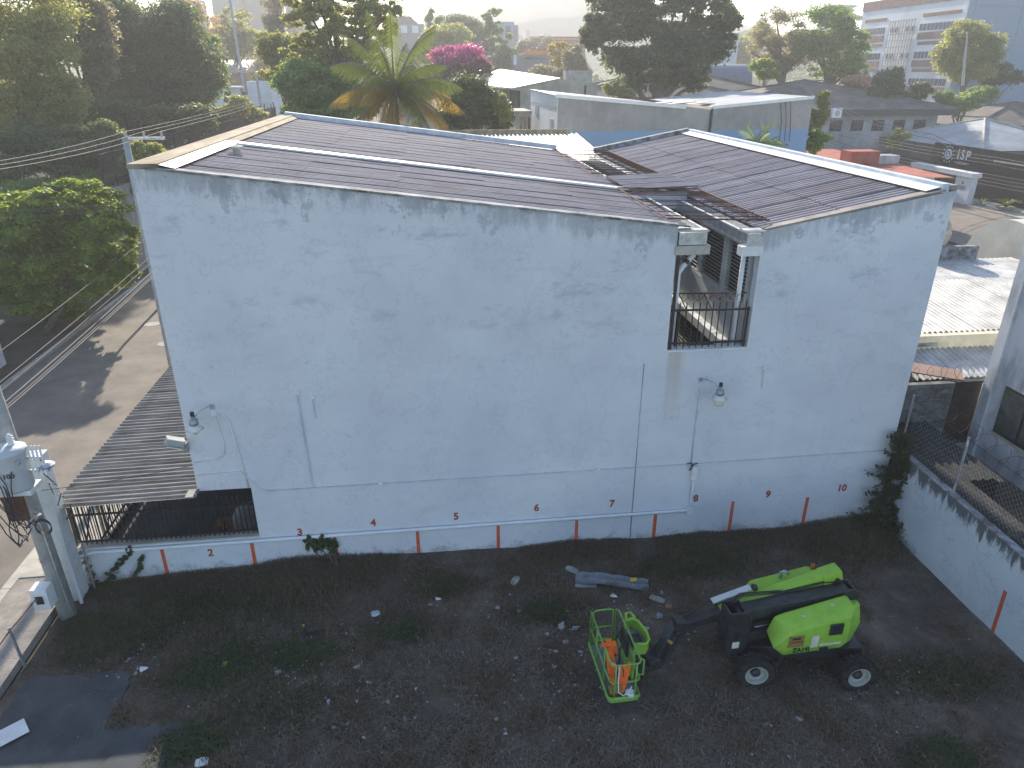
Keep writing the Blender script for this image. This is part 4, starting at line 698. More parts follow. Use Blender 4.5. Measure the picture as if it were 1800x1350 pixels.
def pot(label, x, y, s, frond):
    t = thing('planter', label, 'planter', (x, y, .14), 0, 'planters on the back road pavement'); MB().lathe((x, y, .14), [(.5*s, 0), (.8*s, .35*s), (.75*s, .38*s), (.6*s, .3*s)], 14).build('bowl', 'concrete', t)
    b = MB()
    for k in range(frond):
        an = 2.4*k; L_ = s*random.uniform(.8, 1.5); P = [Vector((x, y, .14+.3*s))+Vector((math.cos(an)*L_*t_, math.sin(an)*L_*t_, s*(1.9*t_-1.3*t_*t_))) for t_ in (0, .3, .6, 1)]
        for A_, B_ in zip(P[:-1], P[1:]): sd_ = (B_-A_).cross(Vector((0, 0, 1))).normalized()*.13*s; b.add([A_-sd_, A_+sd_, B_+sd_, B_-sd_], [(0, 1, 2, 3)])
    b.build('foliage', 'leaf_bright', t, fix=False)
pot('round planter with a tall palm-like plant on the sunny pavement', 55, 62.5, 1., 16); pot('low round planter with small plant near the white portal', 54.6, 65.2, .7, 7)
for k in range(7): wire('back_road_wire', ('topmost', 'second', 'third', 'fourth', 'fifth', 'sixth', 'lowest')[k]+' wire strung along the back road before the black wall', [(50.5, 100, 6.8-.32*k-.5*(k > 2)), (50.5, 60, 5.3-.3*k-.6*(k > 2)), (50.5, 35, 6.5-.3*k)], .018, 'cable_pale' if k < 2 else 'cable', .5, 'cable')
def hip(label, cx, cy, wx, wy, z0, z1, m, rdg=0, wall='hip_white', nm='hip_roof_hall', open_=True):
    t = thing(nm, label, 'building', (cx, cy, 0)); x0, x1, y0, y1 = cx-wx, cx+wx, cy-wy, cy+wy
    ro = MB().add([(x0, y0, z0), (x1, y0, z0), (x1, y1, z0), (x0, y1, z0), (cx-rdg, cy, z1), (cx+rdg, cy, z1)], [(0, 1, 5, 4), (1, 2, 5), (2, 3, 4, 5), (3, 0, 4)]).build('roof', m, t)
    for c_ in ((x0, y0), (x1, y0), (x1, y1), (x0, y1)): MB().tube([(c_[0], c_[1], z0+.03), (cx+(rdg if c_[0] > cx else -rdg), cy, z1+.03)], .14, 5).build('hip_ridge', 'concrete_pale' if m == 'hip_white' else 'hip_brown', ro)
    b = MB().box((x0, y0-.02, z0-.75), (x1, y0+.15, z0-.01)).box((x0-.02, y0, z0-.76), (x0+.15, y1, z0-.02)); b.build('fascia', 'fascia_dark', t)
    MB().box((x0+1.5, y0+1.5, 0), (x1-1.5, y1-1.5, z0-.76)).build('wall', wall, t)
    nw = int(wx*2/3)
    for k in range(nw): xx = x0+2.2+k*(2*wx-4)/nw; MB().box((xx, y0+1.45, z0-2.6), (xx+1.6, y0+1.499, z0-1.3)).build('window', 'glass_dark', t)
    return t
hip('hall with pale weathered hip roof left of the ISP sign', 64.2, 98.5, 6.6, 7, 4.5, 6.75, 'hip_white'); hip('hall with pale hip roof right behind the ISP sign panel', 64.3, 79.5, 6.6, 9, 4.7, 7.3, 'hip_white'); hip('second pale hip roof further right behind the ISP sign panel', 72, 70, 8, 8, 4.7, 7.0, 'hip_white')
hip('hall with dark grey hip roof at the right behind the pale roofs', 85, 100, 13, 9, 5.6, 8.2, 'hip_brown'); hip('hall with brown hip roof and dark posts at far right', 118, 128, 26, 12, 9.2, 12.6, 'hip_brown', 4)
hip('white walled classroom with brown hip roof right of the grey building', 50.5, 96, 16, 9, 8.0, 11.2, 'hip_brown'); hip('brown hip roof hall between the big tree and thin trees', 44, 118, 13, 9, 8.8, 12.0, 'hip_brown'); hip('second brown hip roof hall below the thin trees', 33, 110, 14, 7, 9.0, 11.6, 'hip_brown', 2); hip('brown hip roof hall below the tall white block', 88, 134, 12, 8, 9.4, 12.6, 'hip_brown')
rl2 = thing('roof_rail', 'thin dark rail frame on the brown roof right of the grey building', 'rail', atz(1400, 158, 9.5)); p = rl2.location
for k in range(4): MB().tube([p+Vector((2.2*k, 0, 0)), p+Vector((2.2*k, 0, 1.4))], .07, 4).build('post', 'black_iron', rl2)
MB().tube([p+Vector((0, 0, 1.4)), p+Vector((6.6, 0, 1.4))], .07, 4).build('rail', 'black_iron', rl2)
a = at(1445, 172, 88); cu = thing('condenser_unit', 'small condenser on the white classroom wall under the brown eave', 'air conditioner', a); 
a = at(1468, 199, 86.9); cu.location = a; MB().box((a.x-.6, 86.4, a.z-.5), (a.x+.6, 86.9, a.z+.6)).build('case', 'white_paint', cu); MB().lathe((a.x, 86.39, a.z), [(.35, 0), (.35, .01)], 12, 'y').build('fan', 'steel', cu)
for k in range(2): wire('overhead_wire', ('upper', 'lower')[k]+' overhead wire descending over the hip roofs', [at(1428, 160+6*k, 70), at(1640, 236+8*k, 72), at(1830, 290+10*k, 74)], .03, 'cable_pale', .6)
# tall block
tw = thing('tower_block', 'tall white block with brown bands, window strips and blue end wall', 'building', (90, 122, 0)); X0 = 81.5
MB().box((X0, 110, 0), (X0+40, 137.5, 23.6)).build('body', 'tower_white', tw); MB().box((X0+.3, 109.9, 0), (X0+40, 109.99, 23.4)).build('end_wall', 'tower_blue', tw)
for z in (21.2, 16.8, 12.4): MB().box((X0+1.2, 109.84, z), (X0+40, 109.9, z+.14)).build('end_joint', 'tower_blue', tw)
for xx in (X0+1.2, X0+9, X0+20): MB().box((xx, 109.83, 4), (xx+.12, 109.9, 23)).build('end_joint', 'tower_blue', tw)
MB().box((X0-.12, 109.9, 22.2), (X0-.01, 137.6, 23.7)).build('brown_band', 'tower_brown', tw)
pan = MB().box((-.06, 0, 0), (0, .95, 1.0)).mesh('window', 'glass_blue')
for zf in (18.3, 14.2, 10.2):
    for (y0, y1, nw) in ((110.9, 120.3, 10), (129.6, 136.6, 9)):
        MB().box((X0-.1, y0, zf-1.3), (X0-.01, y1, zf-.25)).build('brown_band', 'tower_brown', tw); MB().box((X0-.08, y0, zf+2.0), (X0-.01, y1-.4, zf+2.5)).build('brown_band', 'tower_brown', tw)
        for k in range(nw): put('window', pan, tw, rel(tw, (X0-.01, y0+.1+(y1-y0)*k/nw, zf)), (0, 0, 0), (1, (y1-y0)/nw/.95*.75, 1))
    for y in (121.5, 123.0, 126.0, 127.4): put('window', pan, tw, rel(tw, (X0-.01, y, zf+.1)), (0, 0, 0), (1, .65, .75))
lat = MB()
for k in range(10): lat.box((X0-.5, 121+.75*k, 7), (X0-.4, 121.12+.75*k, 20.2))
for k in range(14): lat.box((X0-.5, 121, 7+k), (X0-.42, 127.9, 7.1+k))
tag(lat.build('lattice_screen', 'concrete_pale', tw), kind='stuff')
fpol = thing('flag_pole', 'tall slim green flag pole before the bushy tree by the tower block', 'pole', (0, 0, 0)); a, b_ = at(1692, 150, 90), at(1713, 55, 90); fpol.location = a; MB().tube([a, (b_.x-.9, 90, b_.z)], [.18, .08], 8).build('shaft', 'pole_concrete', fpol)
# far buildings
def far(nm, label, px0, py0, px1, Y, dep, m, parts=()):
    a, b_ = at(px0, py0, Y), at(px1, py0, Y); t = thing(nm, label, 'building', ((a.x+b_.x)/2, Y, 0)); MB().box((a.x, Y, -.1), (b_.x, Y+dep, a.z)).build('wall', m, t)
    for (p0, q0, p1, q1, mm, pn) in parts: a, b_ = at(p0, q0, Y), at(p1, q1, Y); MB().box((a.x, Y-.25, b_.z), (b_.x, Y-.003, a.z)).build(pn, mm, t)
    return t
far('far_tower', 'hazy grey high-rise at upper left behind the trees', 362, -60, 408, 330, 20, 'far_grey'); far('far_tower', 'second hazy grey high-rise right of the slim mast', 425, -60, 470, 340, 20, 'far_grey'); far('far_tower', 'pale hazy high-rise behind the tall dark conical tree', 500, 5, 540, 300, 20, 'far_grey'); far('far_tower', 'low hazy blue-grey block at the very top left', 283, -8, 330, 260, 20, 'tower_blue')
fb = far('far_building', 'hazy block with brown roof right of the large feathery tree', 690, 42, 745, 230, 20, 'far_grey', ((704, 45, 716, 58, 'tower_white', 'window'), (724, 45, 736, 58, 'tower_white', 'window'))); a, b_ = at(690, 28, 230), at(722, 28, 230); c_ = at(735, 42, 230); z0 = at(700, 42, 230).z
MB().prism([(a.x-3, z0), (c_.x, z0), (b_.x, a.z), (a.x-3, a.z)], *XZ(230, 248)).build('roof', 'far_brown', fb)
far('mural_building', 'hazy tall block with blue mural above the distant trees', 878, 38, 904, 250, 12, 'far_grey', ((884, 40, 902, 74, 'far_blue', 'mural'), (888, 46, 898, 70, 'tower_white', 'mural_figure'))); far('far_building', 'grey annex of the mural block', 904, 44, 911, 256, 12, 'far_grey')
ob2 = far('orange_canopy_building', 'low building with bright orange canopy left of the yellow tree', 905, 97, 965, 150, 12, 'far_grey', ((922, 89, 962, 95, 'awning_orange', 'canopy'), (924, 101, 958, 104, 'glass_dark', 'window_strip'), (903, 96, 908, 114, 'tower_white', 'pillar'))); far('brown_flat_building', 'long brown flat-roofed block above the yellow tree', 935, 64, 1030, 210, 20, 'far_brown', ((950, 63, 958, 72, 'tower_brown', 'roof_box'), (978, 67, 1025, 70, 'awning_orange', 'stripe')))
wb = far('white_block', 'white four-sided block behind the big dark tree', 1195, 58, 1300, 150, 14, 'tower_white', ((1205, 98, 1230, 110, 'coping_yellow', 'window'), (1243, 98, 1255, 110, 'glass_dark', 'window'), (1258, 98, 1270, 110, 'coping_yellow', 'window'), (1262, 76, 1272, 86, 'coping_yellow', 'window'), (1283, 58, 1298, 64, 'peach', 'roof_box')))
vb = thing('blue_vault_hall', 'hall with dark blue barrel roof behind the brown hips', 'building', (0, 0, 0)); a, b_ = at(1180, 112, 128), at(1322, 142, 128); vb.location = (a.x, 128, 0); pv = [(128+4-4*math.cos(t), b_.z+(a.z-b_.z)*math.sin(t)) for t in np.linspace(0, math.pi, 13)]
MB().prism([(128, 0)]+pv+[(136, 0)], (a.x, b_.x), lambda u, v, w_: (w_, u, v)).build('vault', 'vault_blue', vb)
k = 0
for px0, py0, px1 in ((904, 62, 918), (925, 52, 932), (940, 66, 950), (955, 58, 962), (968, 70, 985), (990, 64, 998), (1004, 70, 1016), (1302, 92, 1312), (770, 60, 782)):
    far('skyline_tower', ('faint skyline tower just right of the mural block', 'faint slim skyline tower second from the mural block', 'faint low skyline block third from the mural block', 'faint slim skyline tower above the brown flat block', 'faint wide skyline block above the brown flat block', 'faint skyline tower near the big dark tree', 'faint skyline block touching the big dark tree', 'faint block beyond the white four-sided block', 'faint block behind the distant trees')[k], px0, py0, px1, 470+11*k, 12, 'far_grey'); k += 1
far('hilltop_building', 'flat hilltop building far right above the thin trees', 1472, 8, 1500, 300, 12, 'tower_white', ((1472, 11, 1500, 13, 'far_grey', 'window_strip'),))
# hills
hx = np.linspace(-560, 660, 62); prof = 16+52*np.exp(-((hx-130)/190)**2)+26*np.exp(-((hx-520)/170)**2)+14*np.exp(-((hx+300)/160)**2)+2.0*np.sin(hx*.05)+1.2*np.sin(hx*.13+1)
hb = MB(); n = len(hx)
for i in range(n): hb.v += [(hx[i], 585, -.12), (hx[i], 620, prof[i]*.62-.1), (hx[i], 655, prof[i]), (hx[i], 690, -.12)]
for i in range(n-1):
    for j in range(3): hb.f.append((4*i+j, 4*i+4+j, 4*i+5+j, 4*i+1+j))
tag(hb.build('hill', 'hill', smooth=True), kind='structure')
h2 = MB(); hx = np.linspace(70, 360, 40)
for i, x in enumerate(hx):
    pz = 26*np.exp(-((x-150)/75)**2)+3*math.sin(x*.11); h2.v += [(x, 235, -.12), (x, 300, max(0, pz)), (x, 380, -.12)]
for i in range(39): h2.f += [(3*i, 3*i+3, 3*i+4, 3*i+1), (3*i+1, 3*i+4, 3*i+5, 3*i+2)]
tag(h2.build('hill', 'far_ground', smooth=True), kind='structure')
# ------------------------------------------------------------------ trees
def leaves(cl, n, size, r, up_bias=.5, aspect=.5, droop=0):
    """cl: clump rows (cx,cy,cz,rx,ry,rz); n leaf quads spread near the clump surfaces"""
    cl = np.asarray(cl, float); wgt = (cl[:, 3]*cl[:, 5]); idx = r.choice(len(cl), n, p=wgt/wgt.sum()); c = cl[idx]
    d = r.normal(size=(n, 3)); d /= np.linalg.norm(d, axis=1)[:, None]
    fl = r.random(n) < .72; d[fl, 2] = np.abs(d[fl, 2])
    rad = 1-.55*r.random(n)**1.6; rad += r.normal(0, .17, n)
    p = c[:, :3]+d*c[:, 3:]*rad[:, None]
    nm = d*.7+r.normal(size=(n, 3))*.6+np.array([0, 0, up_bias]); nm /= np.linalg.norm(nm, axis=1)[:, None]
    t = np.cross(nm, r.normal(size=(n, 3))); t[:, 2] -= droop; t -= nm*np.sum(t*nm, 1)[:, None]; t /= np.linalg.norm(t, axis=1)[:, None]+1e-9; b = np.cross(nm, t)
    s = size*r.uniform(.55, 1.35, n)[:, None]
    V = np.empty((n, 4, 3)); V[:, 0] = p-t*s*.5; V[:, 1] = p+b*s*aspect*.5; V[:, 2] = p+t*s*.5+nm*(-.12)*s; V[:, 3] = p-b*s*aspect*.5
    return V.reshape(-1, 3), np.clip(r.random(n)*.65+.35*(r.random(len(cl))[idx]), 0, 1)
def clumps(cr, per, r, frac=(.22, .42), flat=1.0):
    out = []
    for (cx, cy, cz, rx, ry, rz) in cr:
        for _ in range(per):
            d = r.normal(size=3); d /= np.linalg.norm(d); k = r.uniform(.35, 1)**.6; f = r.uniform(*frac)
            out.append((cx+d[0]*rx*k*(1-f*.6), cy+d[1]*ry*k*(1-f*.6), cz+d[2]*rz*k*(1-f*.6), rx*f, ry*f, rz*f*r.uniform(.7, 1.05)*flat))
    return out
TRI = [0]
def tree(name, label, crowns, n, size, m, base=None, tr=.25, per=16, seed=1, group=None, cat='tree', frac=(.26, .46), bark='bark', limbs=10, asp=.5, up_bias=.5, m2=None, mix2=.0, flat=1.0):
    r = np.random.default_rng(seed); cr = np.asarray(crowns, float)
    c0 = cr[:, :3].mean(0); zb = (cr[:, 2]-cr[:, 5]).min()
    if base is None: base = (c0[0], c0[1], 0)
    t = thing(name, label, cat, base, 0, group); base = Vector(base)
    n = int(n*1.35); size = size*1.25; cl = clumps(crowns, int(per*1.3), r, frac, flat); V, rn = leaves(cl, n, size, r, up_bias, asp); V = V-np.array(base)
    if m2:
        k = int(n*(1-mix2)); ordr = np.argsort(V.reshape(n, 4, 3)[:, 0, 2]+r.normal(0, (cr[:, 5].max())*.25, n)); Q = V.reshape(n, 4, 3)[ordr]; rr2 = rn[ordr]
        put('crown', quads('crown', Q[:k].reshape(-1, 3), m, rr2[:k]), t); put('blossom', quads('blossom', Q[k:].reshape(-1, 3), m2, rr2[k:]), t)
    else: put('crown', quads('crown', V, m, rn), t)
    TRI[0] += 2*n
    b = MB(); top = Vector((c0[0], c0[1], zb+(c0[2]-zb)*.6)); mid = base.lerp(top, .55)+Vector((r.normal(0, .25), r.normal(0, .25), 0)); b.tube([base-Vector((0, 0, .1)), mid, top], [tr, tr*.75, tr*.4], 8)
    for k in r.choice(len(cl), min(limbs, len(cl)), replace=False):
        q = Vector(cl[k][:3]); s_ = mid.lerp(top, r.uniform(0, .8)); h_ = s_.lerp(q, .5)+Vector((0, 0, .12*(q-s_).length)); b.tube([s_, h_, q], [tr*.38, tr*.24, tr*.08], 5, False)
    b.build('trunk', bark, t, smooth=True, fix=False); return t
def cpx(Y, *rows, dz=.85):
    out = []
    for (px, py, w_, h_) in rows:
        c = at(px, py, Y); s = mpp(c); out.append((c.x, c.y, c.z, w_/2*s, w_/2*s*dz, h_/2*s*1.03))
    return out
G1 = 'trees massed along the left of the street'
tree('feathery_tree', 'tall yellow-green feathery tree at the far left edge', cpx(58, (30, 20, 200, 150), (55, 110, 190, 150), (100, 165, 110, 110), (20, 200, 150, 120), (95, 215, 100, 70)), 42000, .22, 'leaf_olive', (-34, 59, 2), .35, 22, 11, G1, asp=.4)
tree('grey_tree', 'dull grey-brown leaved tree right of the feathery tree', cpx(64, (150, 40, 110, 90), (165, 95, 90, 80), (175, 135, 60, 50), (105, 20, 90, 60)), 17000, .24, 'leaf_grey', (-29, 65, 4), .3, 16, 12, G1)
tree('dark_broad_tree', 'huge dark broad tree with plum tinted top behind the street pole', cpx(74, (215, 45, 150, 110), (290, 60, 170, 110), (230, 120, 190, 130), (310, 130, 170, 130), (250, 180, 220, 90)), 52000, .27, 'leaf_dark', (-30, 75, 4.5), .6, 24, 13, G1)
tree('dark_tree', 'dark green tree with sunlit edge left of the white house', cpx(80, (365, 100, 70, 80), (370, 145, 75, 90), (340, 175, 90, 60)), 14000, .27, 'leaf_mid', (-27, 81, 4.5), .3, 14, 14, G1)
tree('bank_shrub', 'leafy shrubs draped over the bank above the bright roadside tree', cpx(53, (40, 255, 150, 80), (130, 260, 150, 80), (70, 300, 190, 80), (185, 250, 90, 70), (160, 305, 120, 80), (205, 330, 70, 90)), 36000, .2, 'leaf_dark', (-31, 54, 1.5), .18, 18, 15, G1, 'shrub')
tree('vine_bank', 'mixed green creeper covering the slope under the iron palisade', cpx(72, (225, 255, 90, 60), (270, 240, 90, 50), (320, 228, 70, 40)), 9000, .22, 'leaf_mid', (-27, 72, 3.5), .15, 14, 16, G1, 'shrub')
tree('bank_understory', 'dark undergrowth filling the bank below the big plum tinted tree', cpx(63, (40, 225, 150, 90), (130, 215, 150, 90), (215, 215, 130, 80), (290, 215, 130, 60), (345, 205, 90, 50), (220, 255, 110, 60)), 40000, .24, 'leaf_dark', (-31, 64, 3), .2, 20, 66, G1, 'shrub')
tree('slope_shrub', 'olive shrubs behind the iron palisade below the dark trees', cpx(88, (290, 228, 90, 44), (345, 214, 90, 44), (400, 212, 60, 40), (445, 200, 50, 34)), 15000, .26, 'leaf_olive', (-28, 88, 4), .15, 16, 68, G1, 'shrub')
tree('low_hedge', 'low leafy hedge along the far kerb beyond the bright tree', cpx(50, (215, 320, 70, 60), (150, 335, 150, 60), (60, 335, 150, 50), (235, 290, 50, 50)), 16000, .2, 'leaf_mid', (-21, 50, .5), .12, 16, 67, G1, 'shrub')
tree('roadside_tree', 'bright green bushy roadside tree shading the road at left', cpx(38, (50, 385, 190, 110), (150, 375, 170, 110), (190, 425, 110, 120), (70, 450, 200, 120), (150, 480, 150, 100), (20, 480, 130, 130), (110, 345, 130, 60), (95, 530, 150, 70), (215, 465, 60, 80), (20, 400, 120, 100)), 80000, .2, 'leaf_bright', (-19.6, 36.6, 0), .22, 27, 17, G1, frac=(.18, .3), up_bias=1.0, flat=.8)
tree('corner_shrub', 'yellow-green shrub poking out behind the roof corner', cpx(43, (262, 270, 70, 36), (235, 262, 36, 34)), 4500, .16, 'leaf_olive', None, .1, 14, 18, None, 'shrub')
tree('bright_bush', 'yellow-green bush before the white house balcony', cpx(84, (415, 188, 62, 42), (390, 200, 50, 30)), 5000, .25, 'leaf_olive', (-22, 84, 3.5), .15, 14, 19, None, 'shrub')
G2 = 'hazy trees behind the white house'
tree('brown_tree', 'hazy reddish-brown thin tree at upper left', cpx(140, (345, 55, 90, 90), (320, 25, 90, 60), (370, 85, 60, 60)), 9000, .4, 'leaf_russet', None, .35, 16, 20, G2)
tree('pale_tree', 'hazy pale green tree beside the slim mast', cpx(150, (410, 55, 80, 80), (440, 75, 60, 60), (395, 90, 70, 40)), 9000, .42, 'leaf_olive', None, .35, 16, 21, G2)
tree('round_dark_tree', 'round dark tree above the sheet-roofed shed', cpx(160, (405, 96, 60, 34)), 4000, .4, 'leaf_dark', None, .3, 14, 22, G2)
tree('conical_tree', 'tall dark feathery conical tree behind the central tree', cpx(122, (480, 30, 50, 70), (475, 80, 70, 80), (470, 125, 80, 60), (490, -5, 36, 50), (500, 60, 60, 80)), 15000, .34, 'leaf_grey', None, .4, 18, 23, G2, asp=.2)
tree('feather_central_tree', 'large airy tree with visible trunk left of the palm', cpx(64, (600, -45, 170, 80), (545, -10, 110, 70), (660, 0, 110, 80), (600, 15, 190, 90), (555, 45, 120, 80), (650, 50, 110, 80), (600, 75, 120, 60), (545, 105, 110, 70), (640, 100, 90, 60)), 30000, .26, 'leaf_olive', (at(610, 205, 64).x, 64, 0), .6, 26, 24, None, frac=(.11, .22), limbs=24)
tree('central_understory', 'dense green lower trees below the airy central tree', cpx(60, (590, 165, 130, 80), (540, 150, 110, 90), (640, 180, 90, 60), (575, 195, 150, 40), (525, 195, 60, 40)), 24000, .24, 'leaf_mid', None, .3, 20, 25)
tree('side_tree', 'yellow-green tree with thick dark trunk beside the white house', cpx(72, (488, 85, 80, 60), (480, 120, 70, 60), (515, 105, 80, 80)), 10000, .26, 'leaf_olive', (at(487, 200, 72).x, 72, 0), .55, 16, 26)
tree('mango_tree', 'rounded dark mango tree right of the palm', cpx(50, (825, 180, 100, 80), (800, 205, 90, 60), (860, 195, 80, 70), (880, 215, 50, 46)), 22000, .2, 'leaf_dark', None, .35, 20, 27)
tree('mango_side_shoot', 'paler leafy shoot on the right flank of the mango tree', cpx(49, (878, 185, 34, 40), (888, 205, 26, 30)), 2500, .18, 'leaf_olive', None, .12, 10, 28, None, 'shrub')
tree('bougainvillea', 'magenta flowering bougainvillea mound behind the palm', cpx(88, (803, 114, 104, 64), (775, 138, 66, 56), (842, 128, 60, 56)), 16000, .3, 'leaf_plum', None, .25, 18, 29, None, 'shrub', m2='leaf_magenta', mix2=.33)
tree('pink_shrub', 'small dull pink shrub right of the bougainvillea', cpx(86, (860, 142, 40, 24), (815, 150, 40, 20)), 3000, .28, 'leaf_russet', None, .12, 10, 30, None, 'shrub')
G3 = 'distant trees on the centre skyline'
tree('distant_tree', 'distant round tree with yellow-green cap behind the bougainvillea', cpx(150, (790, 70, 100, 60), (760, 90, 80, 60)), 12000, .42, 'leaf_olive', None, .4, 18, 31, G3)
tree('distant_tree', 'distant tuft-topped tree left on the centre skyline', cpx(175, (762, 40, 34, 44), (775, 55, 50, 40)), 4000, .42, 'leaf_mid', None, .3, 12, 32, G3)
tree('distant_tree', 'distant dark tree in the middle of the centre skyline', cpx(170, (815, 45, 80, 40), (840, 75, 70, 70)), 9000, .42, 'leaf_dark', None, .4, 16, 33, G3)
tree('distant_tree', 'distant airy tree before the mural block', cpx(165, (868, 32, 44, 34), (862, 60, 60, 50), (885, 85, 60, 50)), 8000, .4, 'leaf_mid', None, .35, 16, 34, G3, frac=(.14, .28))
tree('distant_tree', 'distant low dark tree left of the orange canopy', cpx(158, (895, 105, 50, 50), (870, 118, 60, 40)), 6000, .4, 'leaf_dark', None, .3, 14, 35, G3)
tree('distant_tree', 'distant hazy trees above the orange canopy', cpx(205, (945, 78, 60, 30), (920, 88, 40, 30)), 4500, .5, 'leaf_grey', None, .3, 12, 36, G3)
tree('yellow_tree', 'yellow flowering tree left of the big dark tree', cpx(130, (978, 86, 40, 34), (990, 82, 30, 24), (980, 110, 26, 22)), 5000, .34, 'leaf_yellow', None, .25, 12, 37, frac=(.18, .32))
tree('mixed_tree', 'greyish green tree between yellow tree and big dark tree', cpx(122, (1005, 105, 44, 60), (1025, 118, 40, 60), (965, 128, 70, 30), (1000, 135, 60, 30)), 9000, .34, 'leaf_grey', None, .3, 16, 38)
tree('big_dark_tree', 'massive dark round-crowned tree in the centre background', cpx(80, (1110, -15, 140, 80), (1180, -35, 180, 90), (1085, 30, 130, 110), (1170, 10, 160, 110), (1240, 30, 120, 110), (1130, 80, 190, 110), (1210, 85, 150, 90), (1150, 130, 160, 80), (1270, 50, 70, 70), (1225, 140, 70, 50), (1045, 60, 60, 70)), 62000, .34, 'leaf_dark', None, .9, 26, 39, frac=(.16, .32))
tree('shrub', 'sunlit shrub under the big dark tree', cpx(76, (1075, 158, 40, 26), (1100, 165, 40, 22)), 3000, .25, 'leaf_olive', None, .12, 12, 40, None, 'shrub')
G4 = 'trees by the hip-roofed halls'
tree('thin_tree', 'thin brownish multi-stemmed tree right of the white block', cpx(106, (1375, 50, 100, 80), (1345, 85, 70, 70), (1400, 90, 80, 80), (1365, 110, 90, 50)), 11000, .3, 'leaf_grey', (at(1390, 150, 106).x, 106, 5), .7, 18, 41, G4, limbs=14, frac=(.2, .36), asp=.35)
tree('thin_tree', 'airy green multi-stemmed tree left of the tower block', cpx(102, (1450, 50, 120, 90), (1490, 80, 90, 100), (1435, 90, 90, 70), (1500, 115, 70, 50), (1460, 120, 90, 40)), 17000, .3, 'leaf_mid', (at(1455, 152, 102).x, 102, 5), .7, 20, 42, G4, limbs=14, frac=(.2, .36))
tree('round_bush', 'bright round bush below the thin brownish tree', cpx(100, (1345, 124, 62, 34)), 5000, .3, 'leaf_bright', None, .15, 14, 43, G4, 'shrub')
tree('hazy_tree', 'hazy tree mass right of the white block', cpx(205, (1318, 85, 70, 60), (1340, 60, 60, 40), (1300, 105, 50, 40)), 8000, .5, 'leaf_olive', None, .4, 16, 44, G4)
tree('hilltop_tree', 'hazy trees on the rise below the hilltop building', cpx(280, (1495, 22, 60, 24), (1460, 34, 60, 20), (1520, 30, 40, 20)), 6000, .6, 'leaf_mid', None, .4, 14, 45, G4)
tree('bushy_tree', 'large bushy olive tree in front of the blue tower end wall', cpx(100, (1700, 70, 90, 60), (1680, 105, 90, 70), (1735, 95, 60, 70), (1705, 125, 100, 40)), 20000, .32, 'leaf_olive', None, .5, 20, 46, G4)
tree('dark_bush', 'dark bush right of the bushy olive tree', cpx(104, (1765, 130, 70, 44), (1740, 140, 50, 30)), 6000, .32, 'leaf_dark', None, .2, 14, 47, G4, 'shrub')
tree('dark_tree', 'dark green tree standing before the tower lattice', cpx(92, (1560, 150, 70, 60), (1545, 180, 80, 60), (1585, 185, 70, 50), (1575, 140, 30, 40)), 15000, .28, 'leaf_dark', None, .3, 18, 48, G4)
tree('small_tree', 'small round tree left of the green flag pole', cpx(92, (1620, 160, 44, 32)), 3500, .28, 'leaf_dark', None, .2, 10, 49, G4)
tree('green_shrub', 'fresh green shrub at the foot of the flag pole', cpx(90, (1690, 178, 90, 46), (1725, 168, 60, 40), (1655, 180, 40, 40)), 10000, .28, 'leaf_mid', None, .2, 16, 50, G4, 'shrub')
tree('russet_shrub', 'reddish bare shrub left of the dark lattice tree', cpx(98, (1508, 145, 70, 28), (1490, 158, 40, 20)), 4500, .28, 'leaf_russet', None, .15, 12, 51, G4, 'shrub')
tree('courtyard_tree', 'small sunlit tree in front of the pale hip roof', cpx(78, (1578, 240, 42, 26), (1572, 255, 26, 16)), 3500, .24, 'leaf_olive', None, .12, 12, 52)
tree('side_shrub', 'yellowish shrub against the right end of the grey building', cpx(54, (1440, 190, 36, 50), (1446, 172, 26, 30), (1436, 215, 34, 40)), 4600, .2, 'leaf_olive', (at(1440, 200, 54).x, 54, 0), .1, 10, 53, None, 'shrub')
tree('side_shrub', 'bright leafed low shrub at the foot of the grey building corner', cpx(52, (1440, 244, 44, 30), (1430, 255, 36, 26)), 3000, .26, 'leaf_bright', (at(1436, 250, 52).x, 52, 0), .1, 8, 54, None, 'shrub')
# far-off wood that reads as one mass
r = np.random.default_rng(99); rows = []
for _ in range(520):
    Y_ = r.uniform(240, 575); px = r.uniform(-100, 1900); x_ = at(px, 125, Y_).x; h_ = r.uniform(5, 9); rows.append((x_, Y_, h_, r.uniform(5, 9), 6, h_))
V, rn = leaves(rows, 60000, 1.1, r); tag(put('distant_wood', quads('distant_wood', V, 'leaf_mid', rn)), 'hazy mass of distant town trees', 'trees', None, 'stuff')
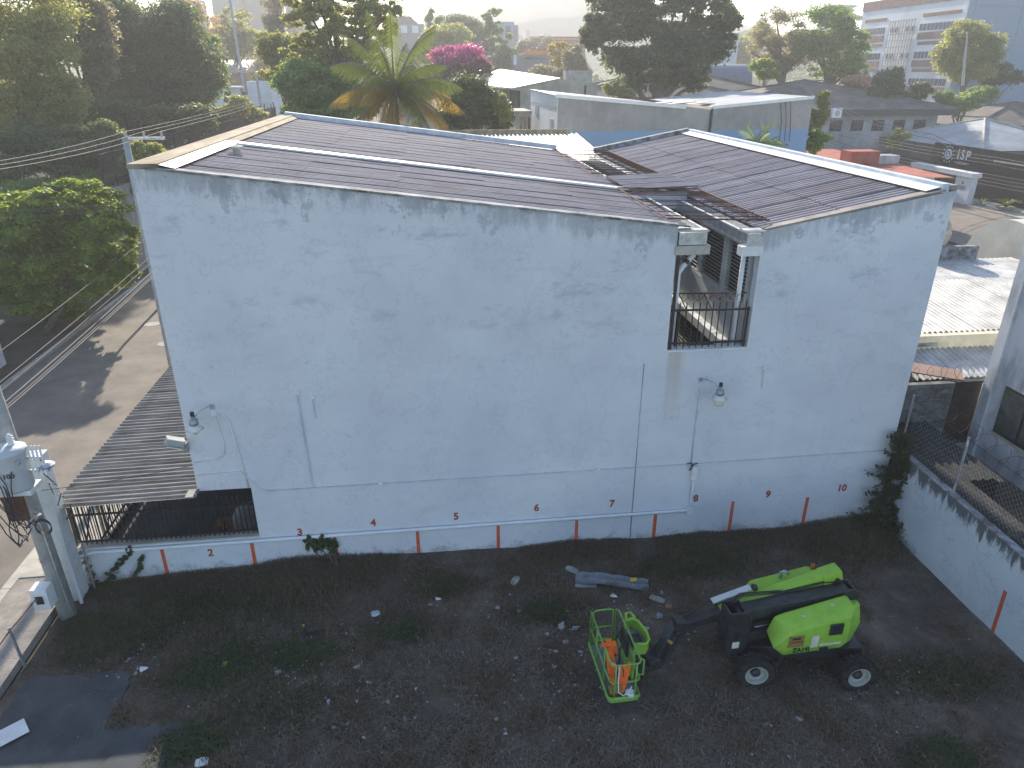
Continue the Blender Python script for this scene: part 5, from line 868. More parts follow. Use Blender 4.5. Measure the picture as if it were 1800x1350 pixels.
# coconut palm
def palm(label, base, zt, L_, nf, seed, m='leaf_palm', m2='leaf_palm_old', trunk=.2, nm='coconut_palm', lw_=.05):
    r = np.random.default_rng(seed); t = thing(nm, label, 'palm', base); top = Vector((base[0], base[1], zt))
    MB().tube([Vector(base), Vector(base).lerp(top, .5)+Vector((.25, 0, 0)), top], [trunk, trunk*.75, trunk*.7], 10).build('trunk', 'bark_palm', t, smooth=True)
    for k in range(nf):
        an = 2.39996*k+r.normal(0, .2); el = R(84-(k/nf)**.95*112+r.normal(0, 5)); L1 = L_*r.uniform(.85, 1.1); P = []; d = Vector((math.cos(an)*math.cos(el), math.sin(an)*math.cos(el), math.sin(el))); q = top.copy(); ns = 16
        for i in range(ns+1):
            P.append(q.copy()); q = q+d*(L1/ns); d = (d+Vector((0, 0, -.075-.03*(i/ns)))).normalized()
        mm = m2 if (k > nf*.42 and r.random() < .8) else m
        fr = MB().tube(P, [.05*(1-.85*i/ns)*L_/3.5+.006 for i in range(ns+1)], 5).build('frond', 'bark_palm', t, fix=False)
        Vv = []; nl = 50
        for i in range(nl):
            u = .12+.88*i/nl; j = min(ns-1, int(u*ns)); o = P[j].lerp(P[j+1], u*ns-j); ax = (P[j+1]-P[j]).normalized(); side = ax.cross(Vector((0, 0, 1)));
            side = side.normalized() if side.length > .05 else Vector((1, 0, 0)); ll = L_*.26*math.sin(math.pi*min(1, .15+.85*u))**.7*r.uniform(.85, 1.1)
            for sg in (1, -1):
                dd = (side*sg*.75+ax*.5+Vector((0, 0, -.8-.3*r.random()))).normalized(); e = o+dd*ll+Vector((0, 0, -.12*ll)); hw = ax*lw_*L_/3.5*.42
                Vv += [o-hw, o+hw, e+hw*.2, e-hw*.2]
        Vn = np.array([tuple(x) for x in Vv])-np.array(base)
        put('leaflets', quads('leaflets', Vn, mm, np.clip(r.normal(.5, .25, len(Vv)//4), 0, 1)), fr); TRI[0] += len(Vv)//2
    return t
c = at(700, 178, 45); palm('tall coconut palm with yellowing lower fronds behind the roof', (c.x-.2, 45, 0), c.z+.3, 4.6, 42, 3)
c = at(1330, 262, 44); palm('small areca palm peeping over the right roof edge', (c.x, 44, 0), c.z+.2, 1.7, 14, 5, 'leaf_mid', 'leaf_olive', .1, 'areca_palm'); c = at(1346, 268, 44.6); palm('second areca palm beside the first over the right roof edge', (c.x, 44.6, 0), c.z+.2, 1.6, 12, 6, 'leaf_mid', 'leaf_olive', .1, 'areca_palm')
# creeper at the inner corner of the yard, vines and tall grass on the low wall
ct = thing('creeper', 'dark green thorny creeper climbing the inner corner of the yard', 'creeper', (12.7, 15.85, 0)); r = np.random.default_rng(60); sb = MB(); Lv = []
sb.tube([(12.6, 15.85, -.05), (12.68, 15.88, 1.0), (12.8, 15.95, 2.0), (12.9, 15.98, 3.1)], [.05, .04, .03, .015], 6)
for k in range(150):
    z0 = 3.1*r.random()**1.25; bx = 12.6+.1*z0+r.normal(0, .12); L1 = r.uniform(.35, .8)*(1.25-.25*z0); a = r.normal(0, 1.0); d = Vector((math.sin(a)*.95-.18, -.35*abs(math.cos(a))-.05, r.uniform(-.25, .75))).normalized(); q = Vector((bx, 15.85+.03*z0, z0)); P = [q.copy()]
    for i_ in range(6): q = q+d*(L1/6); q.y = min(q.y, 16.08); q.x = min(q.x, 12.96 if q.y > 1 else 13); d = (d+Vector((r.normal(0, .12), r.normal(0, .05), r.normal(-.03, .12)))).normalized(); P.append(q.copy())
    sb.tube(P, [.012*(1-.12*i_) for i_ in range(7)], 4, False)
    for i_ in range(1, 7):
        for _ in range(9): Lv.append(tuple(P[i_]+Vector(r.normal(0, .035, 3)))+(.03, .03, .03))
sb.build('stem', 'bark', ct, fix=False); V, rn = leaves(Lv, 15000, .075, r, .4, .45); put('leaf_mass', quads('leaf_mass', V-np.array(ct.location), 'leaf_creeper', rn), ct)
sp_ = MB(); r = np.random.default_rng(61)
def sprig(label, x, z0, z1, w_, n, seed, y=D-.06):
    r = np.random.default_rng(seed); P = [(x, y, z0)]; 
    rows = [(x+(w_*t)+r.normal(0, .04), y-.02, z0+(z1-z0)*t, .09, .05, .1) for t in np.linspace(0, 1, 12)]
    return tree('wall_vine', label, rows, n, .07, 'leaf_dark', (x, y, 0), .012, 3, seed, None, 'vine', limbs=8)
sprig('left of two dark vines creeping up the low wall', -9.0, .1, 1.0, -.15, 420, 62); sprig('dark vine arching up the low wall below the railing', -8.75, .1, 1.05, .75, 900, 63); sprig('thin weed against the low wall left of the first orange stripe', -8.05, .1, .8, .35, 300, 64)
rows = [(-3.55+.06*k, D-.1, .75+.1*math.sin(k), .1, .07, .28) for k in range(13)]; tree('wall_vine', 'vine curtain hanging from the wall pipe below number 3', rows, 1500, .07, 'leaf_dark', (-3.2, D-.15, 0), .015, 4, 65, None, 'vine', limbs=10)
# ------------------------------------------------------------------ boom lift
LO = (7.94, 11.44, 0)
lift = thing('boom_lift', 'lime green articulated boom lift marked ZA14J parked on the dirt', 'boom lift', LO, R(2))
def lp_(b, n, m, **k): return b.build(n, m, lift, local=True, **k)
def rot(b, deg):
    c, s = math.cos(R(deg)), math.sin(R(deg)); b.v = [(x*c-y*s, x*s+y*c, z) for x, y, z in b.v]; return b
CH = -10.4
lp_(rot(MB().box((-1.5, -.42, .42), (1.2, .42, .72)).box((-1.35, -.72, .34), (-1.12, .72, .5)).box((.82, -.72, .34), (1.05, .72, .5)), CH), 'chassis', 'lift_dark', bev=.03)
lp_(MB().lathe((-.1, .1, .7), [(.5, 0), (.5, .14), (.42, .2)], 24), 'slew_ring', 'lift_dark')
def wheel(x, y, steer=0):
    b = MB().lathe((0, 0, 0), [(.24, -.135), (.34, -.15), (.395, -.12), (.405, 0), (.395, .12), (.34, .15), (.24, .135)], 32, 'y', cap=False)
    for k in range(22):
        t = 2*math.pi*k/22
        for sg in (-1, 1):
            c0 = Vector((.4*math.cos(t), sg*.02, .4*math.sin(t))); t2 = t+.14*sg; c1 = Vector((.392*math.cos(t2+.1), sg*.14, .392*math.sin(t2+.1))); b.bar(c0, c1, .05, .045, (math.cos(t), 0, math.sin(t)))
    M_ = Matrix.Rotation(R(CH+steer), 3, 'Z'); p = Matrix.Rotation(R(CH), 3, 'Z') @ Vector((x, y, .405))
    w_ = put('wheel', b.mesh('wheel', 'tyre', fix=False), lift, p, (0, 0, R(CH+steer)))
    s_ = -1 if y < 0 else 1
    rm = MB().lathe((0, 0, 0), [(.24, s_*.14), (.248, s_*.15), (.222, s_*.145), (.2, s_*.06), (.12, s_*.035), (.0, s_*.03)], 26, 'y', cap=False).mesh('rim', 'rim', fix=False); put('rim', rm, w_)
    hb_ = MB().lathe((0, s_*.03, 0), [(.11, 0), (.1, s_*.06), (.05, s_*.1), (.0, s_*.1)], 14, 'y').mesh('hub', 'lift_dark'); put('hub', hb_, w_)
wheel(-1.22, -.8); wheel(.95, -.8, 6); wheel(-1.22, .8); wheel(.95, .8, 6)
# covers
def hood(rows, name):   # rows of (x,y,z) loops lofted bottom -> top
    b = MB(); n = len(rows[0])
    for r_ in rows: b.v += [tuple(p) for p in r_]
    for i in range(len(rows)-1):
        for k in range(n): b.f.append((i*n+k, i*n+(k+1) % n, (i+1)*n+(k+1) % n, (i+1)*n+k))
    b.f += [tuple(range(n)), tuple((len(rows)-1)*n+k for k in range(n-1, -1, -1))]
    return lp_(b, name, 'lime', bev=.045, smooth=True)
n1 = hood([[(-.86, -.72, .9), (.48, -.72, .92), (.58, -.62, .95), (.62, -.22, .98), (-.75, -.22, .9)],
      [(-1.16, -.76, 1.2), (.56, -.77, 1.12), (.72, -.62, 1.15), (.74, -.2, 1.2), (-1.05, -.25, 1.2)],
      [(-.72, -.75, 1.56), (.55, -.75, 1.8), (.74, -.58, 1.84), (.76, -.2, 1.86), (-.98, -.32, 1.64)],
      [(-.62, -.62, 1.64), (.5, -.62, 1.9), (.66, -.52, 1.92), (.68, -.22, 1.93), (-.85, -.32, 1.7)]], 'near_cover')
hood([[(-.7, .42, .9), (.7, .42, .9), (.8, .6, .92), (.6, .98, .92), (-.75, .98, .9)],
      [(-.95, .42, 1.2), (.85, .42, 1.2), (.98, .62, 1.2), (.75, 1.08, 1.2), (-.98, 1.06, 1.2)],
      [(-.88, .42, 1.56), (.8, .42, 1.66), (.94, .65, 1.66), (.6, 1.1, 1.66), (-.92, .95, 1.56)],
      [(-.7, .46, 1.66), (.72, .46, 1.76), (.84, .66, 1.76), (.5, 1.0, 1.76), (-.74, .84, 1.66)]], 'far_cover')
hood([[(.62, -.55, .75), (.95, -.4, .75), (1.0, .5, .75), (.85, .8, .75), (.62, .8, .75)], [(.72, -.58, 1.25), (1.08, -.4, 1.25), (1.14, .5, 1.25), (.95, .85, 1.25), (.7, .85, 1.25)], [(.72, -.45, 1.75), (1.0, -.35, 1.75), (1.05, .45, 1.7), (.9, .75, 1.65), (.7, .75, 1.65)]], 'counterweight')
lp_(MB().box((.08, -.79, 1.38), (.38, -.755, 1.66)), 'cover_window', 'lift_dark', bev=.008); lp_(MB().prism([(.12, 1.42), (.33, 1.42), (.36, 1.63), (.17, 1.63)], *XZ(-.795, -.79)), 'control_window', 'glass_dark')
lp_(MB().box((-.07, -.79, .99), (.12, -.76, 1.05)), 'latch', 'black_iron', bev=.01)
lp_(MB().box((-.3, -.782, 1.1), (-.14, -.762, 1.4)), 'decal', 'sticker'); lp_(MB().box((-.1, -.784, 1.12), (.4, -.764, 1.16)), 'decal', 'sticker'); lp_(MB().box((-.82, -.782, 1.17), (-.48, -.762, 1.45)), 'badge', 'sticker_tan')
put('lettering', text_mesh('ZA14J', .15, 'black_iron', .02), lift, (-.5, -.775, 1.06), (R(82), 0, 0)); put('lettering', text_mesh('ALQUISAL', .068, 'red_paint', .02), lift, (-.65, -.79, 1.31), (R(90), 0, 0)); lp_(MB().box((-.75, -.785, 1.37), (-.56, -.783, 1.42)), 'badge_mark', 'black_iron')
lp_(MB().tube([(-.25, .78, 1.66), (-.25, .78, 1.84), (-.2, .74, 1.9), (-.12, .68, 1.86)], .04, 10), 'exhaust_pipe', 'galv', smooth=True); lp_(MB().lathe((.6, .9, 1.76), [(.05, 0), (.05, .02), (.042, .12), (.0, .14)], 12), 'beacon', 'amber', smooth=True)
for p in ((-.4, -.5, 1.72), (.25, -.45, 1.9)): lp_(MB().box((p[0]-.03, p[1]-.03, p[2]), (p[0]+.03, p[1]+.03, p[2]+.004)), 'decal', 'sticker')
# arms
lp_(MB().bar((-1.55, -.02, 1.58), (.85, -.02, 1.84), .32, .26), 'upper_riser', 'lift_dark', bev=.02); lp_(MB().bar((-1.5, -.02, .98), (.85, -.02, 1.24), .34, .24), 'lower_riser', 'lift_dark', bev=.02)
lp_(MB().bar((-1.5, -.02, 1.26), (.8, -.02, 1.5), .24, .1), 'riser_link', 'lift_dark'); lp_(MB().tube([(-1.2, -.02, 1.1), (.5, -.02, 1.62)], .06, 10), 'lift_cylinder', 'steel')
lp_(MB().prism([(-1.92, .6), (-1.5, .6), (-1.4, 1.0), (-1.4, 1.55), (-1.55, 1.74), (-1.92, 1.74)], *XZ(-.24, -.2)).prism([(-1.92, .6), (-1.5, .6), (-1.4, 1.0), (-1.4, 1.55), (-1.55, 1.74), (-1.92, 1.74)], *XZ(.16, .2)).box((-1.92, -.2, .6), (-1.86, .16, 1.7)), 'mast_plate', 'lift_dark', bev=.008)
lp_(MB().tube([(-1.6, -.26, 1.58), (-1.6, .24, 1.58)], .06, 12), 'pivot_pin', 'lift_dark'); lp_(MB().box((-1.78, -.246, .78), (-1.62, -.241, .95)), 'decal', 'sticker'); lp_(MB().box((-1.76, -.247, 1.0), (-1.66, -.242, 1.2)), 'slot', 'black_iron')
lp_(MB().prism([(.7, 1.62), (1.02, 1.72), (1.05, 1.95), (.85, 2.02), (.65, 1.98)], *XZ(-.22, -.17)).prism([(.7, 1.62), (1.02, 1.72), (1.05, 1.95), (.85, 2.02), (.65, 1.98)], *XZ(.13, .18)).box((.95, -.17, 1.74), (1.0, .13, 1.96)), 'upper_knuckle', 'lift_dark', bev=.008)
lp_(MB().bar((-1.85, .3, 1.32), (.45, .3, 2.04), .26, .24), 'main_boom', 'lime', bev=.018); lp_(MB().bar((.4, .3, 2.0), (.82, .3, 2.12), .32, .28), 'boom_head', 'lime', bev=.02); lp_(MB().lathe((.7, .13, 2.02), [(.06, 0), (.06, -.03)], 12, 'y'), 'boom_pin', 'lift_dark')
lp_(MB().bar((-2.02, .46, 1.52), (-1.15, .46, 1.8), .16, .03), 'cover_strip', 'white_metal'); lp_(MB().lathe((-1.05, .46, 1.78), [(.06, -.06), (.08, 0), (.06, .06)], 10, 'y'), 'hose_roller', 'lift_dark')
lp_(MB().bar((-1.8, .3, 1.33), (-2.75, .3, 1.06), .2, .2), 'fly_boom', 'lift_dark', bev=.015)
lp_(MB().tube([(-1.9, .42, 1.45), (-2.1, .46, 1.55), (-2.3, .44, 1.42), (-2.5, .42, 1.3), (-2.7, .4, 1.22)], .03, 6), 'hose_track', 'black_iron', smooth=True)
lp_(MB().bar((-2.68, .3, 1.12), (-2.98, .27, 1.2), .3, .26), 'jib_knuckle', 'lift_dark', bev=.03); lp_(MB().bar((-2.88, .3, 1.18), (-3.4, .02, .52), .2, .22), 'jib', 'lift_dark', bev=.015); lp_(MB().bar((-2.75, .17, 1.0), (-3.3, -.1, .42), .07, .1), 'jib_link', 'lift_dark', bev=.01)
lp_(MB().bar((-3.3, .02, .5), (-3.6, .0, .42), .34, .28), 'platform_rotator', 'lift_dark', bev=.03); lp_(MB().box((-3.98, -.2, .35), (-3.55, .2, .48)), 'platform_mount', 'lift_dark', bev=.01); lp_(MB().bar((-3.1, .07, .95), (-3.14, .05, .9), .215, .06), 'decal', 'sticker_tan')
for k in range(3): lp_(MB().tube([(-1.75, .12+.05*k, 1.7), (-1.5, .14+.05*k, 1.86), (-.6, .13+.04*k, 1.84), (.4, .12+.04*k, 2.0), (.78, .1+.04*k, 1.98)], .014, 5), 'hose', 'black_iron', smooth=True)
lp_(MB().tube([(-1.9, -.1, .9), (-2.05, -.05, 1.1), (-2.3, .1, .95), (-2.7, .2, .95), (-3.0, .15, .9), (-3.3, .05, .62)], .018, 6), 'hose', 'black_iron', smooth=True)
# platform basket
bx0, bx1, by0, by1, z0, z1 = -4.66, -4.02, -.78, .86, .27, 1.25
bas = lp_(MB().box((bx0, by0, z0), (bx1, by1, z0+.03)), 'platform_floor', 'grey_deck')
def rr_loop(x0, x1, y0, y1, z, r_): 
    P = []
    for cx, cy, a0 in ((x1-r_, y1-r_, 0), (x0+r_, y1-r_, 90), (x0+r_, y0+r_, 180), (x1-r_, y0+r_, 270)):
        for k in range(4): a = R(a0+30*k); P.append((cx+r_*math.cos(a), cy+r_*math.sin(a), z))
    return P+[P[0]]
lp_(MB().tube(rr_loop(bx0-.02, bx1+.02, by0-.02, by1+.02, z0+.07, .09), [.03]*17, 6), 'toe_board', 'lime_rail'); tb_ = MB()
for A_, B_ in zip(rr_loop(bx0-.02, bx1+.02, by0-.02, by1+.02, 0, .09)[:-1], rr_loop(bx0-.02, bx1+.02, by0-.02, by1+.02, 0, .09)[1:]): tb_.add([(A_[0], A_[1], z0-.02), (B_[0], B_[1], z0-.02), (B_[0], B_[1], z0+.14), (A_[0], A_[1], z0+.14)], [(0, 1, 2, 3)])
lp_(tb_, 'toe_plate', 'lime_rail', fix=False)
rrail = lambda pts, nm='rail': lp_(MB().tube(pts, .02, 7), nm, 'lime_rail', smooth=True)
rrail(rr_loop(bx0, bx1, by0, .3, z1, .1)[8:] + [(bx1, .3, z1)]); rrail([(bx0, by0+.1, z1), (bx0, .84, z1), (bx0, .86, z0)]); rrail([(bx0+.06, .86, z0+.1), (bx0+.06, .86, z1-.04), (bx0+.12, .86, z1), (-4.2, .86, z1), (-4.14, .86, z1-.04), (-4.14, .86, z0+.1)], 'gate_frame'); rrail([(bx0+.06, .86, .76), (-4.14, .86, .76)], 'gate_bar')
rrail([(-4.08, .84, z0), (-4.08, .84, z1), (-4.04, .75, z1+.01), (-4.03, .3, z1)]); rrail(rr_loop(bx0, bx1, by0, by1-.05, .78, .1)[8:]); rrail([(bx0, .86, .78), (bx0, by0+.1, .78)])
for p in ((bx0, .3), (bx0, -.3), (bx0+.1, by0), (bx1-.1, by0), (bx1, -.3), (bx1, .35)): rrail([(p[0], p[1], z0), (p[0], p[1], z1)], 'upright')
rrail([(bx1+.01, -.62, .78), (bx1+.09, -.66, .8), (bx1+.09, -.66, z1-.05), (bx1-.02, -.62, z1)], 'grab_rail')
lp_(MB().box((-4.05, -.35, z0), (-4.0, .5, .95)), 'back_panel', 'lime_rail'); lp_(MB().box((-4.1, -.05, .7), (-4.05, .42, 1.15)), 'control_console', 'lift_dark', bev=.01)
tr_ = lp_(MB().tube([(-3.98, .5, 1.2), (-3.8, .55, 1.2), (-3.7, .45, 1.2), (-3.62, .1, 1.2), (-3.64, -.12, 1.2), (-3.75, -.24, 1.2), (-3.98, -.2, 1.2)], .03, 8), 'tray_rim', 'lime', smooth=True)
ty = MB(); Pt = [(-4.0, .52), (-3.8, .55), (-3.7, .45), (-3.62, .1), (-3.64, -.12), (-3.75, -.24), (-4.0, -.22)]
for A_, B_ in zip(Pt[:-1], Pt[1:]): ty.add([(A_[0], A_[1], .92), (B_[0], B_[1], .92), (B_[0], B_[1], 1.2), (A_[0], A_[1], 1.2)], [(0, 1, 2, 3)])
lp_(ty, 'tray_side', 'lime', fix=False); lp_(MB().add([(x, y, .95) for x, y in Pt], [tuple(range(7))]), 'tray_floor', 'grey_deck'); lp_(MB().box((-3.97, -.1, .951), (-3.72, .3, 1.0)), 'tray_mat', 'lift_dark', bev=.01)
lp_(MB().tube([(-3.96, .5, 1.2), (-3.9, .72, 1.2), (-3.78, .74, 1.2), (-3.74, .55, 1.2)], .03, 8), 'lamp_ring', 'lime', smooth=True)
for k in range(2): lp_(MB().tube([(-4.1, .35-.3*k, 1.15), (-4.25, .25-.3*k, .95), (-4.3, .1-.3*k, .6)], .018, 6), 'console_hose', 'black_iron', smooth=True)
lp_(MB().box((-4.55, by0-.03, .32), (-4.15, by0-.022, .37)), 'decal', 'sticker')
def LW(x, y, z): c, s = math.cos(R(2)), math.sin(R(2)); return (LO[0]+x*c-y*s, LO[1]+x*s+y*c, z)
def cloth(label, pts, wd, m='orange_cloth', nm='harness_strap'):
    b = MB(); P = [Vector(LW(*p)) for p in pts]
    for A_, B_ in zip(P[:-1], P[1:]): b.bar(A_, B_, wd, .03, (0, -1, .3))
    return tag(b.build(nm, m, bev=.008), label, 'harness')
hr = thing('safety_harness', 'orange safety harness draped over the basket rail', 'harness', LW(-4.5, -.3, 1.25))
b = MB(); P = [Vector(LW(-4.66, -.18, 1.2)), Vector(LW(-4.62, -.2, 1.32)), Vector(LW(-4.5, -.2, 1.33)), Vector(LW(-4.46, -.2, 1.18)), Vector(LW(-4.44, -.22, 1.02))]
for A_, B_ in zip(P[:-1], P[1:]): b.bar(A_, B_, .17, .06, (0, 1, .1))
b.build('pack', 'orange_cloth', hr, bev=.015)
for k in range(4): MB().tube([LW(-4.6+.03*k, -.22, 1.2), LW(-4.62+.05*k, -.4, .95), LW(-4.6+.04*k, -.55, .7), LW(-4.56+.04*k, -.68, .62+.05*k)], .026, 5).build('strap', 'orange_cloth', hr)
h3 = thing('safety_harness', 'second orange harness bunched on the near end rail of the basket', 'harness', LW(-4.45, -.75, 1))
for a_, e_ in (((-4.5, -.76, 1.26), (-4.46, -.8, .78)), ((-4.4, -.76, 1.26), (-4.34, -.8, .92)), ((-4.28, -.75, 1.28), (-4.42, -.8, .7)), ((-4.46, -.8, .85), (-4.3, -.79, 1.1)), ((-4.36, -.8, 1.1), (-4.4, -.8, .55))):
    A_, E_ = Vector(LW(*a_)), Vector(LW(*e_)); MB().bar(A_, A_.lerp(E_, .5)+Vector((.02, -.03, 0)), .085, .03, (0, -1, .2)).bar(A_.lerp(E_, .45)+Vector((.02, -.03, 0)), E_, .065, .035, (.2, -1, .2)).build('strap', 'orange_cloth', h3, bev=.008)
tag(MB().tube([LW(-4.55, -.15, 1.28), LW(-4.58, -.3, .9), LW(-4.5, -.8, 1.25), LW(-4.52, -.84, .9), LW(-4.5, -.85, .6), LW(-4.4, -.86, .5), LW(-4.28, -.85, .56), LW(-4.22, -.83, .7)], .014, 6).build('lanyard', 'white_paint', smooth=True), 'white rope lanyard looping over the basket end', 'rope')
for k in range(3): tag(MB().tube([LW(-4.36+.17*math.cos(t), -.28+.2*math.sin(t), .36+.03*k) for t in np.linspace(0, 6.4, 22)], .016, 5).build('hose_loop', 'lift_dark'), 'black hose loop coiled on the basket floor', 'hose', 'hose coil in the basket')
tag(MB().lathe(LW(-4.2, -.72, .35), [(.1, 0), (.1, .06), (.07, .08), (.0, .08)], 14).build('white_disc', 'white_paint'), 'white round lid lying at the near end of the basket', 'lid')
tag(MB().box((-.12, -.16, 0), (.12, .16, .12)).build('tool_bag', 'blue_navy', bev=.03), 'dark navy bag on the basket floor', 'bag').location = LW(-4.35, .05, .3)
tag(MB().box((-.14, -.1, 0), (.14, .1, .14)).build('amber_box', 'sticker_tan', bev=.02), 'brownish yellow tool pouch on the basket floor near end', 'pouch').location = LW(-4.48, -.6, .3)
# ------------------------------------------------------------------ things lying about the yard
r = np.random.default_rng(5)
def gnd(px, py): q = atz(px, py, .03); return Vector((q.x, q.y, float(yard_z(q.x, q.y))))
def shard(n=7, fl=.35):
    a = np.sort(r.uniform(0, 6.28, n)); rad = r.uniform(.6, 1, n); b = MB(); lo = [(math.cos(t)*k, math.sin(t)*k, -.2*fl) for t, k in zip(a, rad)]; hi = [(math.cos(t)*k*.8, math.sin(t)*k*.8, fl*r.uniform(.5, 1)) for t, k in zip(a, rad)]
    n_ = len(a); b.add(lo+hi, [tuple(range(n_))[::-1], tuple(range(n_, 2*n_))]+[(i, (i+1) % n_, n_+(i+1) % n_, n_+i) for i in range(n_)]); return b
mm_ = [shard(6, .3).mesh('rubble_piece', mt) for mt in ('rubble', 'rubble', 'rubble', 'rubble', 'white_paint', 'concrete', 'concrete', 'rubble')]
hot = [(1010, 1140, 60, 40, 17), (1190, 1110, 70, 14, 16), (650, 1190, 110, 60, 26), (520, 1160, 40, 25, 10), (960, 1190, 90, 60, 20), (1120, 1060, 60, 40, 12), (230, 1150, 40, 40, 14), (800, 1080, 220, 60, 12), (1550, 1180, 120, 60, 10), (700, 1280, 300, 60, 14), (1300, 1280, 300, 60, 10)]
for (px, py, sx, sy, n_) in hot:
    for _ in range(n_):
        x_, y_ = px+r.normal(0, sx*.6), py+r.normal(0, sy*.6)
        if y_ < 985 or y_ > 1345 or x_ < 110: continue
        g = gnd(x_, y_); s = float(np.clip(r.lognormal(-3.05, .5), .03, .14))
        if g.y > 15.6: continue
        o = put('rubble_piece', mm_[r.integers(0, 8)], None, g+Vector((0, 0, .03+s*.1)), (r.normal(0, .15), r.normal(0, .15), r.uniform(0, 6.28)), (s*r.uniform(.7, 1.4), s*.8, s)); tag(o, 'pale broken rubble or plaster fragment lying on the dark earth', 'rubble', 'rubble fragments scattered over the yard')
cr_ = []
for _ in range(900):
    k = r.integers(0, len(hot)); h_ = hot[k]; x_, y_ = h_[0]+r.normal(0, h_[2]*1.3), h_[1]+r.normal(0, h_[3]*1.3)
    if not (990 < y_ < 1345 and x_ > 100): continue
    g = gnd(x_, y_); s = r.uniform(.008, .028); a = r.uniform(0, 6.28); c_, s_ = math.cos(a)*s, math.sin(a)*s; cr_ += [(g.x-c_, g.y-s_, g.z+.05), (g.x+s_, g.y-c_, g.z+.05), (g.x+c_, g.y+s_, g.z+.07), (g.x-s_, g.y+c_, g.z+.06)]
tag(put('plaster_crumbs', quads('plaster_crumbs', np.array(cr_), 'rubble')), 'fine pale plaster crumbs strewn over the earth', 'crumbs', None, 'stuff')
sc = MB(); 
for i in range(11):
    for j in range(9):
        sc.v.append((-.95+.19*i, -.2+.05*j+(.03*math.sin(i*2.2) if j == 8 else 0), .05+.03*math.cos(j*1.57)+.05*math.sin(i*.5)))
sc.f = [(i*9+j, i*9+9+j, i*9+10+j, i*9+1+j) for i in range(10) for j in range(8)]
o = tag(sc.build('scrap_sheet', 'scrap', smooth=True), 'torn strip of grey corrugated sheet lying near the wall', 'sheet'); g = gnd(1075, 1026); o.location = g+Vector((0, 0, .06)); o.rotation_euler = (R(6), 0, R(-14))
o = tag(MB().add([(-.1, -.06, 0), (.08, -.07, .02), (.12, .05, .03), (-.05, .08, .01)], [(0, 1, 2, 3)]).build('yellow_rag', 'yellow_rag'), 'yellow rag lying on the scrap sheet', 'rag'); o.location = gnd(1112, 1027)+Vector((0, 0, .16))
for (px, py, L_, ang, lb, mt) in ((1005, 1003, .35, -40, 'small grey slab fragment left of the scrap sheet', 'rubble'), (1155, 1056, .4, -35, 'flat grey plank fragment right of the scrap sheet', 'concrete'), (905, 1022, .38, 60, 'pale stick of wood on the weeds', 'concrete_pale'), (1030, 1030, .6, -4, 'crumbled pale plaster slab beside the scrap sheet', 'rubble'), (355, 1340, .25, 10, 'open white carton at the bottom left', 'white_paint'), (660, 1080, .22, 20, 'crumpled blue-white paper on the earth', 'parapet_blue'), (395, 1170, .13, 0, 'lime green scrap on the weeds at left', 'lime')):
    o = tag(MB().prism([(-L_, -.07), (-.3*L_, -.1), (L_*.9, -.08), (L_, .06), (.1*L_, .09), (-.9*L_, .07)], (0, .035), lambda u, v, w_: (u*.5+v*0, v, w_)).build('debris_piece', mt, bev=.006), lb, 'debris'); o.location = gnd(px, py)+Vector((0, 0, .03)); o.rotation_euler = (R(4), R(3), R(ang))
pb = tag(MB().box((-.42, -.22, 0), (.42, .22, .015)).build('white_board', 'white_paint'), 'flat white board lying on the concrete slab at bottom left', 'board'); g = atz(5, 1297, .07); pb.location = (g.x, g.y, .08); pb.rotation_euler = (0, 0, R(38))
st = thing('stake_tool', 'black two-armed stake tool with yellow tape stuck in the ground', 'tool', gnd(540, 1118)); p = st.location; MB().tube([p, p+Vector((-.06, 0, .42))], .02, 6).build('shaft', 'black_iron', st); MB().tube([p+Vector((-.03, 0, .06)), p+Vector((.3, .05, .08)), p+Vector((.42, .08, .05))], .025, 6).build('arm', 'black_iron', st); MB().tube([p+Vector((.1, .02, .07)), p+Vector((.42, -.1, .04))], .025, 6).build('arm', 'black_iron', st); MB().tube([p+Vector((-.045, 0, .3)), p+Vector((-.052, 0, .36))], .026, 6).build('tape', 'yellow_rag', st)
tag(MB().box((-.08, -.06, 0), (.08, .06, .07)).build('brick_scrap', 'brick_red', bev=.01), 'orange brick scrap right of the basket', 'brick').location = gnd(1175, 1070)
# ------------------------------------------------------------------ dry grass and weeds
def blades(n, fx, hgt, wd, m, name, label, lean=.6, rs=1, fan=False):
    r = np.random.default_rng(rs); P = fx(n, r); n = len(P); an = r.uniform(0, 6.28, n); le = np.abs(r.normal(lean, .35, n)); h_ = hgt*r.uniform(.4, 1.3, n)*P[:, 2]
    d = np.stack([np.cos(an), np.sin(an), np.zeros(n)], 1); s_ = np.stack([-np.sin(an), np.cos(an), np.zeros(n)], 1)*wd*.5; b0 = np.stack([P[:, 0], P[:, 1], yard_z(P[:, 0], P[:, 1])-.005], 1)
    m1 = b0+d*(h_*le*.35)[:, None]+np.array([0, 0, 1])*(h_*.6)[:, None]; tp = b0+d*(h_*le*1.1)[:, None]+np.array([0, 0, 1])*(h_*(1-.35*np.clip(le, 0, 1.6)))[:, None]
    V = np.empty((n*2, 4, 3)); V[0::2, 0] = b0-s_; V[0::2, 1] = b0+s_; V[0::2, 2] = m1+s_*.8; V[0::2, 3] = m1-s_*.8; V[1::2, 0] = m1-s_*.8; V[1::2, 1] = m1+s_*.8; V[1::2, 2] = tp+s_*.1; V[1::2, 3] = tp-s_*.1
    rn = np.repeat(r.random(n), 2); tag(put(name, quads(name, V.reshape(-1, 3), m, rn)), label, 'grass', None, 'stuff'); TRI[0] += 4*n
def clear(x, y): return ~(((x < -7.0) & (y < 12.75)) | ((x < -5.9) & (y < 11.1)))
